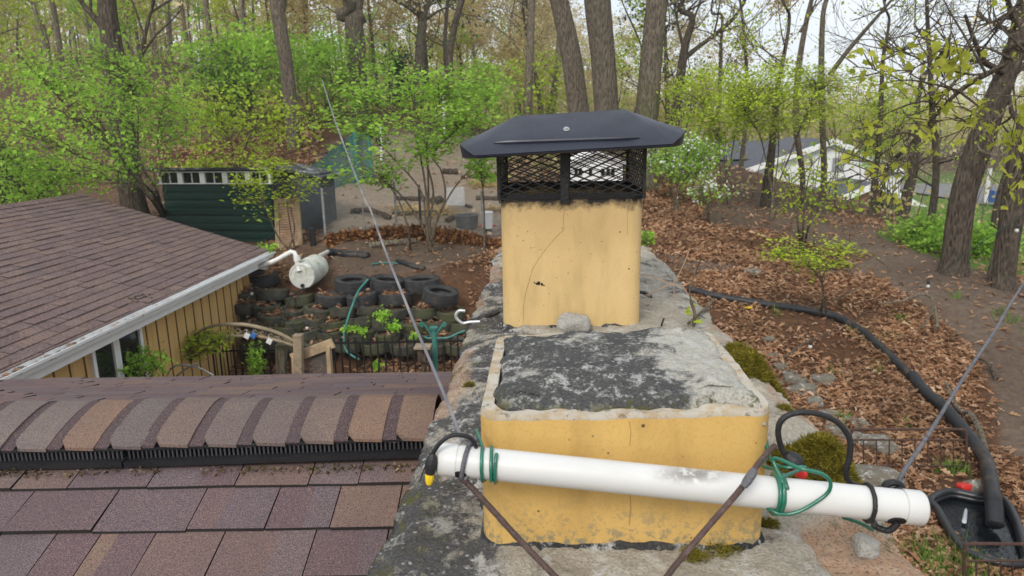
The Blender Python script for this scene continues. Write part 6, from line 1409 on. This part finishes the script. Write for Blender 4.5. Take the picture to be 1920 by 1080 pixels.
bush('flowering_shrub', 'white flowering shrub right of the chimney cap', 'shrub', (1270,400), (1285,290,80,46), 17.5, [[(1262,360),(1250,300)], [(1270,350),(1290,280)], [(1275,350),(1330,290)]], 180, 13, .075, 'leaf_green', 56, 1.2, .15, .07, second=('blossom', .26, .06))
bush('flowering_shrub', 'sparse white flowering stems below the larger white shrub', 'shrub', (1330,420), (1320,355,55,35), 16, [[(1325,390),(1315,350)], [(1330,390),(1345,350)]], 40, 9, .06, 'leaf_green', 57, .8, .13, .05, second=('blossom', .4, .07))
bush('shrub', 'bright grassy green shrub at the foot of the big leaning trunk', 'shrub', (1730,470), (1735,435,55,34), 15, [[(1728,450),(1720,430)], [(1735,450),(1745,425)]], 130, 20, .075, 'leaf_green', 58, .9, .14, .08)
bush('shrub', 'bright green shrub between the two big right trunks', 'shrub', (1850,480), (1845,452,50,36), 15, [[(1848,465),(1840,445)]], 120, 20, .075, 'leaf_green', 59, .9, .14, .08)
bush('shrub', 'dark green shrub against the brick wing wall', 'shrub', (1655,430), (1650,395,30,32), 26, [[(1655,415),(1650,390)]], 70, 20, .11, 'leaf_dark', 60, .8, .2, .1)
bush('shrub', 'small green sprout clump beside the tall flue at the crown far end', 'shrub', (1212,470), (1208,440,16,14), 11, [[(1212,460),(1208,440)]], 24, 14, .05, 'leaf_green', 61, .2, .06, .04, stemr=.01)
bush('climbing_vine', 'leafy green vine covering the left part of the garden arch', 'vine', (350,720), (385,640,58,26), 9.55, [[(350,680),(345,655),(380,640)], [(352,690),(372,630),(420,618)], [(356,680),(400,640),(445,632)]], 80, 13, .05, 'leaf_lime', 62, .3, .09, .05, stemr=.014)
bush('climbing_vine', 'green shrub tips in front of the garage window', 'vine', (262,730), (262,682,50,32), 8.2, [[(258,710),(245,680)], [(265,710),(300,690)]], 60, 14, .05, 'leaf_green', 63, .4, .09, .05, stemr=.012)
bush('climbing_vine', 'narrow upright green plant behind the arch by the iron fence', 'plant', (478,720), (479,672,9,34), 9.9, [[(478,700),(479,650)]], 40, 14, .045, 'leaf_green', 64, .1, .05, .05, stemr=.008)
bush('climbing_vine', 'small green vine leaves at the corner of the garage below the gutter', 'plant', (498,480), (502,468,14,14), 12.4, [[(498,475),(503,465)]], 18, 12, .06, 'leaf_green', 65, .3, .08, .05, stemr=.01)
for k, (x, y, rx, ry, D, lb) in enumerate([(718,592,16,14,10.75,'leafy green weed tuft in the middle of the tyre wall'), (656,617,12,6,10.8,'low green weeds in a tyre left of the hanging teal hose end'), (680,620,9,6,10.75,'small green weeds in a tyre right of the teal hose'), (738,612,14,7,10.7,'green weeds trailing from a tyre below the leafy tuft'), (775,630,9,7,10.6,'green sprouts low in the tyre wall behind the fence'), (706,686,8,8,10.3,'lone green weed in leaves behind the iron fence')]):
    c = P(x, y, D=D); rng = np.random.RandomState(70+k); m = mpp(D); n = int(90*rx/10); q = c+rng.normal(size=(n, 3))*.5*np.array([rx*m, rx*m, ry*m]); o = link_mesh('weed', scatter('weed', q-c, .055, LEAF4, rng, .5), M['leaf_green'], None, c); tag(o, lb, 'weed')
# maple limb reaching in from the right, its trunk stands outside the frame
mp = empty('maple_tree', [5.6, 4.6, gz(5.6, 4.6)], 'maple bough with large yellow green leaves reaching in at the upper right', 'tree')
rngm = np.random.RandomState(90); TB = np.array([5.6, 4.6, gz(5.6, 4.6)-.1]); tub_ = [(catmull([TB, TB+[.05, .1, 2], TB+[.0, .2, 4], TB+[-.1, .4, 6], TB+[.2, .5, 8]], 6), np.linspace(.2, .08, 25))]
put('trunk', tub_, mp, 'bark', 12)
tub_ = []; tips = []
main = catmull([TB+[0, .2, 4.6], P(1960,70,D=5.4), P(1880,122,D=5.6), P(1800,170,D=5.8), P(1740,232,D=5.9), P(1690,288,D=6.0), P(1668,295,D=6.05)], 8); tub_.append((main, np.linspace(.032, .007, len(main))))
for i, (ln, bb) in enumerate([([(1900,112),(1850,90),(1800,85),(1742,66)],5.5), ([(1880,122),(1830,140),(1760,125),(1690,95)],5.5), ([(1850,140),(1810,70),(1780,20),(1760,-20)],5.3), ([(1800,172),(1760,160),(1700,150),(1640,160)],5.7), ([(1770,200),(1730,190),(1680,205),(1630,230)],5.9), ([(1740,232),(1760,260),(1740,300),(1700,330)],5.8), ([(1705,275),(1670,300),(1650,330),(1660,360)],6), ([(1720,255),(1690,250),(1640,270),(1600,290)],6.0), ([(1920,95),(1870,40),(1860,-10)],5.2), ([(1915,100),(1900,150),(1905,210),(1895,260)],5.2), ([(1940,80),(1930,180),(1915,250),(1895,290)],5.0), ([(1690,288),(1650,335),(1640,375)],6.05), ([(1800,172),(1840,210),(1810,250)],5.7)]):
    q = catmull([P(a, b, D=bb) for a, b in ln], 6); tub_.append((q, np.linspace(.011, .003, len(q)))); tips += list(q[4:])+[q[-1]]*4
    for k in range(3): grow(rngm, q[rngm.randint(3, len(q)-1)], rngm.normal(size=3)+np.array([-.3, 0, -.1]), .38, .004, 1, tub_, tips, up=-.02)
put('limbs', tub_, mp, 'bark', 6)
tt_ = np.array(tips); ii_ = rngm.randint(0, len(tt_), 125); base_ = tt_[ii_]; lv = np.repeat(base_, 4, 0)+rngm.normal(size=(500, 3))*np.array([.055, .055, .05])-np.array([0, 0, .03])
mx_, my_, _z = proj(lv); lv = lv[~(inpoly(mx_, my_, [(1540,250),(1720,250),(1800,420),(1540,420)]) & (rngm.rand(len(lv)) < .72))]
link_mesh('crown', scatter('crown', lv-np.array(mp.location), .07, MAPLE, rngm, .25, .4, droop=1.6), M['leaf_maple'], mp)

# mid woods: bare spring trees, six builds, copied
protos = []
def forest_proto(seed, Hh, r, mat, leaf, n, size):
    rng = np.random.RandomState(seed); c = catmull([[0, 0, -.3], [rng.normal()*.15, rng.normal()*.15, Hh*.3], [rng.normal()*.4, rng.normal()*.4, Hh*.65], [rng.normal()*.6, rng.normal()*.6, Hh]], 6)
    rr = np.linspace(r, r*.25, len(c)); V, Lp, a, b = tubes_np([(c, rr)], 8); m1 = np_mesh('trunk', V, Lp, a, b, smooth=True); m1.materials.append(M[mat])
    tubes, tips = [], []
    for k in range(13): i = rng.randint(int(len(c)*.3), len(c)-1); an = rng.uniform(0, 6.28); grow(rng, c[i], [math.cos(an), math.sin(an), rng.uniform(.3, 1.0)], Hh*.24*rng.uniform(.6, 1.2), rr[i]*.4, 2, tubes, tips, nch=(2, 4))
    V, Lp, a, b = tubes_np(tubes, 4); m2 = np_mesh('limbs', V, Lp, a, b); m2.materials.append(M[mat])
    m3 = scatter('crown', leaf_cloud(rng, tips, n, Hh*.028), size, LEAF4, rng, .3); m3.materials.append(M[leaf]); return (m1, m2, m3)
for a in ((201, 11, .12, 'bark', 'leaf_tan', 5200, .13), (202, 12, .14, 'bark_pale', 'leaf_tan', 4600, .13), (203, 9, .12, 'bark', 'leaf_lime', 2400, .13), (204, 10, .14, 'bark_dark', 'leaf_lime', 2000, .14), (205, 8, .08, 'bark_pale', 'leaf_green', 2400, .13), (206, 12, .13, 'bark', 'leaf_tan', 3200, .13)): protos.append(forest_proto(*a))
KL = ['grey tree with tan buds in the woods beyond the yard', 'pale barked tree with tan buds in the woods beyond the yard', 'slim yellow green tree in the woods beyond the yard', 'dark stemmed yellow green tree in the woods beyond the yard', 'small pale barked fresh green tree in the woods beyond the yard', 'dark barked sparse tan budded tree in the woods beyond the yard']
KG = ['grey tan budded trees in the woods', 'pale tan budded trees in the woods', 'slim yellow green trees in the woods', 'dark stemmed yellow green trees in the woods', 'small fresh green trees in the woods', 'dark tan budded trees in the woods']
rngf = np.random.RandomState(404); placed = []; tries = 0
while len(placed) < 110 and tries < 6000:
    tries += 1; D = 24+44*rngf.rand()**.85; px = rngf.uniform(-120, 2040); q = P(px, 300, D=D); x, y = q[0], q[1]
    if px > 1330 and D < 62 and px < 1930 and rngf.rand() < .9: 
        if D > 30 or px > 1450: continue
    if 1020 < px < 1210 and 22 < D < 47: continue
    if 640 < px < 940 and D < 27: continue
    if any((x-a)**2+(y-b)**2 < 4.5 for a, b in placed): continue
    placed.append((x, y)); k = rngf.choice(6, p=[.32, .26, .13, .06, .05, .18]); z = gz(x, y); o = empty('woodland_tree', (x, y, z), KL[k], 'tree', KG[k]); s = rngf.uniform(.75, 1.2)
    if px > 1200: s *= .62
    o.rotation_euler = (rngf.normal()*.05, rngf.normal()*.05, rngf.uniform(0, 6.28)); o.scale = (s, s, s)
    for nm, m_ in zip(('trunk', 'limbs', 'crown'), protos[k]): ch = bpy.data.objects.new(nm, m_); COL.objects.link(ch); ch.parent = o
# far woods that read as one mass
rngw = np.random.RandomState(77); tr_, pts = [], []
for k in range(1000):
    D = rngw.uniform(62, 120); px = rngw.uniform(-250, 2170); q = P(px, 300, D=D); x, y = q[0], q[1]; z = gz(x, y); 
    if 8 < x < 62 and y < 72: continue
    top = P(px, rngw.uniform(150, 225) if px > 1150 else (rngw.uniform(70, 200) if px > 600 else rngw.uniform(-160, 150)), D=D)[2]; Hh = max(3., top-z); w_ = Hh*.22+.8
    tr_.append((np.array([[x, y, z-.3], [x+.2, y, z+Hh*.5], [x+rngw.normal()*.4, y, z+Hh]]), np.array([.10, .07, .02])))
    n = 190; pts.append(np.array([x, y, z+Hh*.62])+rngw.normal(size=(n, 3))*np.array([w_*.5, w_*.5, Hh*.22]))
pts = np.vstack(pts); pts = pts[pts[:, 2] > ground(pts[:, 0], pts[:, 1])]
fo = link_mesh('far_woods', scatter('far_woods', pts, .34, LEAF4, rngw, .3), M['leaf_far']); tag(fo, 'hazy tan and yellow green woods on the far hillside', 'woods', kind='stuff')
V, Lp, a, b = tubes_np(tr_, 4); o = link_mesh('far_trunks', np_mesh('far_trunks', V, Lp, a, b), M['bark']); tag(o, 'thin grey trunks of the far woods', 'woods', kind='stuff')
# brush on the woodland floor
rngu = np.random.RandomState(55); cl = []
for k in range(3400):
    D = 19+45*rngu.rand()**1.1; px = rngu.uniform(-150, 2070); q = P(px, 300, D=D)
    if px > 1330 and 22 < D < 52: continue
    if 1040 < px < 1200 and D < 48: continue
    if 600 < px < 940 and D < 26: continue
    if 250 < px < 620 and D < 19.5: continue
    cl.append((q[0], q[1], gz(q[0], q[1])+rngu.gamma(2, .35)))
cl = np.array(cl); n = 16; q = np.repeat(cl, n, 0)+rngu.normal(size=(len(cl)*n, 3))*np.array([.32, .32, .25]); col_ = fbm(q[:, 0]*.35, q[:, 1]*.35, 3); zz = ground(q[:, 0], q[:, 1]); q = q[q[:, 2] > zz]; col_ = fbm(q[:, 0]*.35, q[:, 1]*.35, 3)
for nm, mk, mt in (('underbrush', col_ > .52, 'leaf_lime'), ('underbrush', (col_ <= .52) & (col_ > .44), 'leaf_green'), ('underbrush', col_ <= .44, 'leaf_tan')):
    o = link_mesh(nm, scatter(nm, q[mk], .12, LEAF4, rngu, .45), M[mt]); tag(o, {'leaf_lime': 'yellow green brush on the woodland floor', 'leaf_green': 'fresh green brush on the woodland floor', 'leaf_tan': 'tan leafless looking brush on the woodland floor'}[mt], 'underbrush', kind='stuff')
# bare whips in the brush
tw = []
for k in range(900):
    i = rngu.randint(len(cl)); p = cl[i].copy(); p[2] = gz(p[0], p[1]); h = rngu.uniform(.8, 2.8); t_ = rngu.normal(size=2)*.35; tw.append((np.array([p, p+[t_[0]*.4, t_[1]*.4, h*.5], p+[t_[0], t_[1], h]]), np.array([.018, .013, .005])))
V, Lp, a, b = tubes_np(tw, 4); tag(link_mesh('brush_stems', np_mesh('brush_stems', V, Lp, a, b), M['twig']), 'thin bare whips standing in the woodland brush', 'underbrush', kind='stuff')

# ================================================================ ground litter
rngl = np.random.RandomState(12)
def litter(n, x0, x1, y0, y1, size, tm, fn):
    x = rngl.uniform(x0, x1, n); y = rngl.uniform(y0, y1, n); z = ground(x, y); p = np.stack([x, y, z], 1); px, py, zc = proj(p); w_ = fn(p, px, py); k = rngl.rand(n) < w_; p = p[k]; p[:, 2] += .008+.05*rngl.rand(len(p))**2; return p
def dens(p, px, py):
    w_ = np.full(len(p), .10)
    for pl in DIRT: w_[inpoly(px, py, pl)] = .035
    for pl in LEAFBED: w_[inpoly(px, py, pl)] = 1.
    w_[inpoly(px, py, BANK)] = .06
    w_[inpoly(px, py, [(600,240),(940,240),(940,440),(600,440)])] = .03
    w_[inpoly(px, py, [(440,545),(600,520),(640,515),(870,515),(880,600),(870,668),(440,690)])] = .0
    w_[inpoly(px, py, [(1838+(a_-1838)*1.14, 990+(b_-990)*1.18) for a_, b_ in pc])] = 0
    f = fbm(p[:, 0]*.9, p[:, 1]*.9, 3); return w_*np.clip(.3+2.4*(f-.33), .05, 1.2)
A1 = litter(100000, 1.2, 9.5, 4.5, 13.5, .1, OAK, dens); A2 = litter(30000, -6, 1.2, 9.0, 15, .1, OAK, dens)
tt = np.array(TYRE_TOPS); k = rngl.randint(0, len(tt), 1500); a = rngl.rand(1500)*6.28; d = np.sqrt(rngl.rand(1500))*tt[k, 3]; k2 = (np.abs(np.sin(k*7.13)) > .75) | (rngl.rand(1500) < .3); A3 = np.stack([tt[k, 0]+np.cos(a)*d, tt[k, 1]+np.sin(a)*d, tt[k, 2]+.04+.05*rngl.rand(1500)], 1)[k2]
near = np.vstack([A1, A2, A3]); o = link_mesh('leaf_litter', scatter('leaf_litter', near, .098, OAK, rngl, .6, .45), M['litter']); tag(o, 'fallen brown oak leaves covering the yard', 'leaf litter', kind='stuff')
B0 = litter(60000, 1, 12, 13, 20, .1, OAK, dens); near2 = scatter('leaf_litter', B0, .115, OAK, rngl, .6, .5); tag(link_mesh('leaf_litter', near2, M['litter']), 'rust brown leaves covering the bank behind the chimney at right', 'leaf litter', kind='stuff')
B1 = litter(100000, -14, 16, 13, 32, .1, LEAF4, lambda p, px, py: dens(p, px, py)*np.where((p[:, 0] > 1) & (p[:, 1] < 20), 0, 1)); o = link_mesh('leaf_litter', scatter('leaf_litter', B1, .13, LEAF4, rngl, .6, .5), M['litter']); tag(o, 'fallen brown leaves on the wooded slope beyond the yard', 'leaf litter', kind='stuff')
# leaf bank along the wire fence
bk_ = []
for a, b in zip(fp[:-1], fp[1:]):
    n = int(np.linalg.norm(b-a)*1500); f = rngl.rand(n)[:, None]; q = a*(1-f)+b*f; h = rngl.rand(n); q[:, :2] += (-F0[:2])*(rngl.normal(size=(n, 1))*.05+.06*(1-h[:, None])); q[:, 2] = ground(q[:, 0], q[:, 1])+h*(.22+.06*np.sin(q[:, 0]*2)); bk_.append(q)
bk_ = np.vstack(bk_); o = link_mesh('leaf_bank', scatter('leaf_bank', bk_, .075, LEAF4, rngl, .35, .4, nrm=-F0), M['hedge_leaf']); tag(o, 'bank of rust coloured leaves piled against the wire fence', 'leaf bank', kind='stuff')
# straw in the run
s_ = []
for (x, y, sx, sy, n) in ((775,398,40,10,900), (905,350,30,16,700), (830,400,25,8,400), (925,395,14,10,250)):
    c = G(x, y); m = mpp((c-CAM)@F0); q = c[:2]+rngl.normal(size=(n, 2))*np.array([sx*m*.6, sx*m*.5]); s_.append(np.stack([q[:, 0], q[:, 1], ground(q[:, 0], q[:, 1])+.02+.06*rngl.rand(n)], 1))
tag(link_mesh('straw', scatter('straw', np.vstack(s_), .16, (np.array([[-.03, 0, 0], [.03, 0, 0], [.02, 1, .06], [-.02, 1, .06]]), [(0, 1, 2, 3)]), rngl, .7), M['straw']), 'loose yellow straw scattered around the logs in the run', 'straw', kind='stuff')
# grass: lawn far right, tufts by the pond, sprouts in the leaves
gp_ = rngl.uniform(0, 1, (60000, 2)); x = 5+gp_[:, 0]*34; y = 13+gp_[:, 1]*32; z = ground(x, y); px, py, zc = proj(np.stack([x, y, z], 1)); k = np.zeros(len(x), bool)
for pl in GRASS: k |= inpoly(px, py, pl)
gp = np.stack([x, y, z], 1)[k]
tuft = []
for (a_, b_, n, s) in ((1760,1050,260,.16), (1790,1065,260,.16), (1735,1060,150,.14), (1830,1075,150,.14), (1700,800,30,.05), (1690,600,30,.07), (1610,632,40,.08), (1665,640,40,.08), (1560,700,30,.07), (1640,700,30,.07), (1795,885,60,.07), (1765,885,50,.06), (1880,590,40,.09), (1900,600,50,.1), (1790,560,30,.08), (1460,590,20,.05), (1580,790,40,.06)):
    c = G(a_, b_); q = c[:2]+rngl.normal(size=(n, 2))*s; tuft.append(np.stack([q[:, 0], q[:, 1], ground(q[:, 0], q[:, 1])+.0], 1))
up_ = np.array([0, 0, 1.])
def blades(name, pts, size, label):
    n = len(pts); d = rngl.normal(size=(n, 3))*.45+up_; d /= np.linalg.norm(d, axis=1)[:, None]; x_ = np.cross(d, rngl.normal(size=(n, 3))); x_ /= np.linalg.norm(x_, axis=1)[:, None]; s = size*rngl.uniform(.5, 1.4, n)[:, None]
    co = np.stack([pts-x_*s*.05, pts+x_*s*.05, pts+d*s], 1).reshape(-1, 3); lo = np.arange(3*n); tag(link_mesh(name, np_mesh(name, co, lo, np.arange(n)*3, np.full(n, 3)), M['grassblade']), label, 'grass', kind='stuff')
blades('lawn_grass', gp, .22, 'bright green lawn grass beyond the dirt path at right'); blades('grass_tufts', np.vstack(tuft), .13, 'small green grass tufts and sprouts among the leaves')

# pale spring air between the trees
bm = MB(); bm.box((0, 60, 8), (330, 330, 34)); hz_ = bm.build('haze', [], None, origin=(0, 60, -9)); t = bpy.data.materials.new('haze'); t.use_nodes = True; t.node_tree.nodes.clear()
ho = t.node_tree.nodes.new('ShaderNodeOutputMaterial'); hv = t.node_tree.nodes.new('ShaderNodeVolumePrincipled'); hv.inputs['Color'].default_value = (.93, .95, .97, 1); hv.inputs['Density'].default_value = .0013; hv.inputs['Anisotropy'].default_value = .2
t.node_tree.links.new(hv.outputs[0], ho.inputs['Volume']); hz_.data.materials.append(t); tag(hz_, 'pale spring haze between the trees', 'haze', kind='stuff')
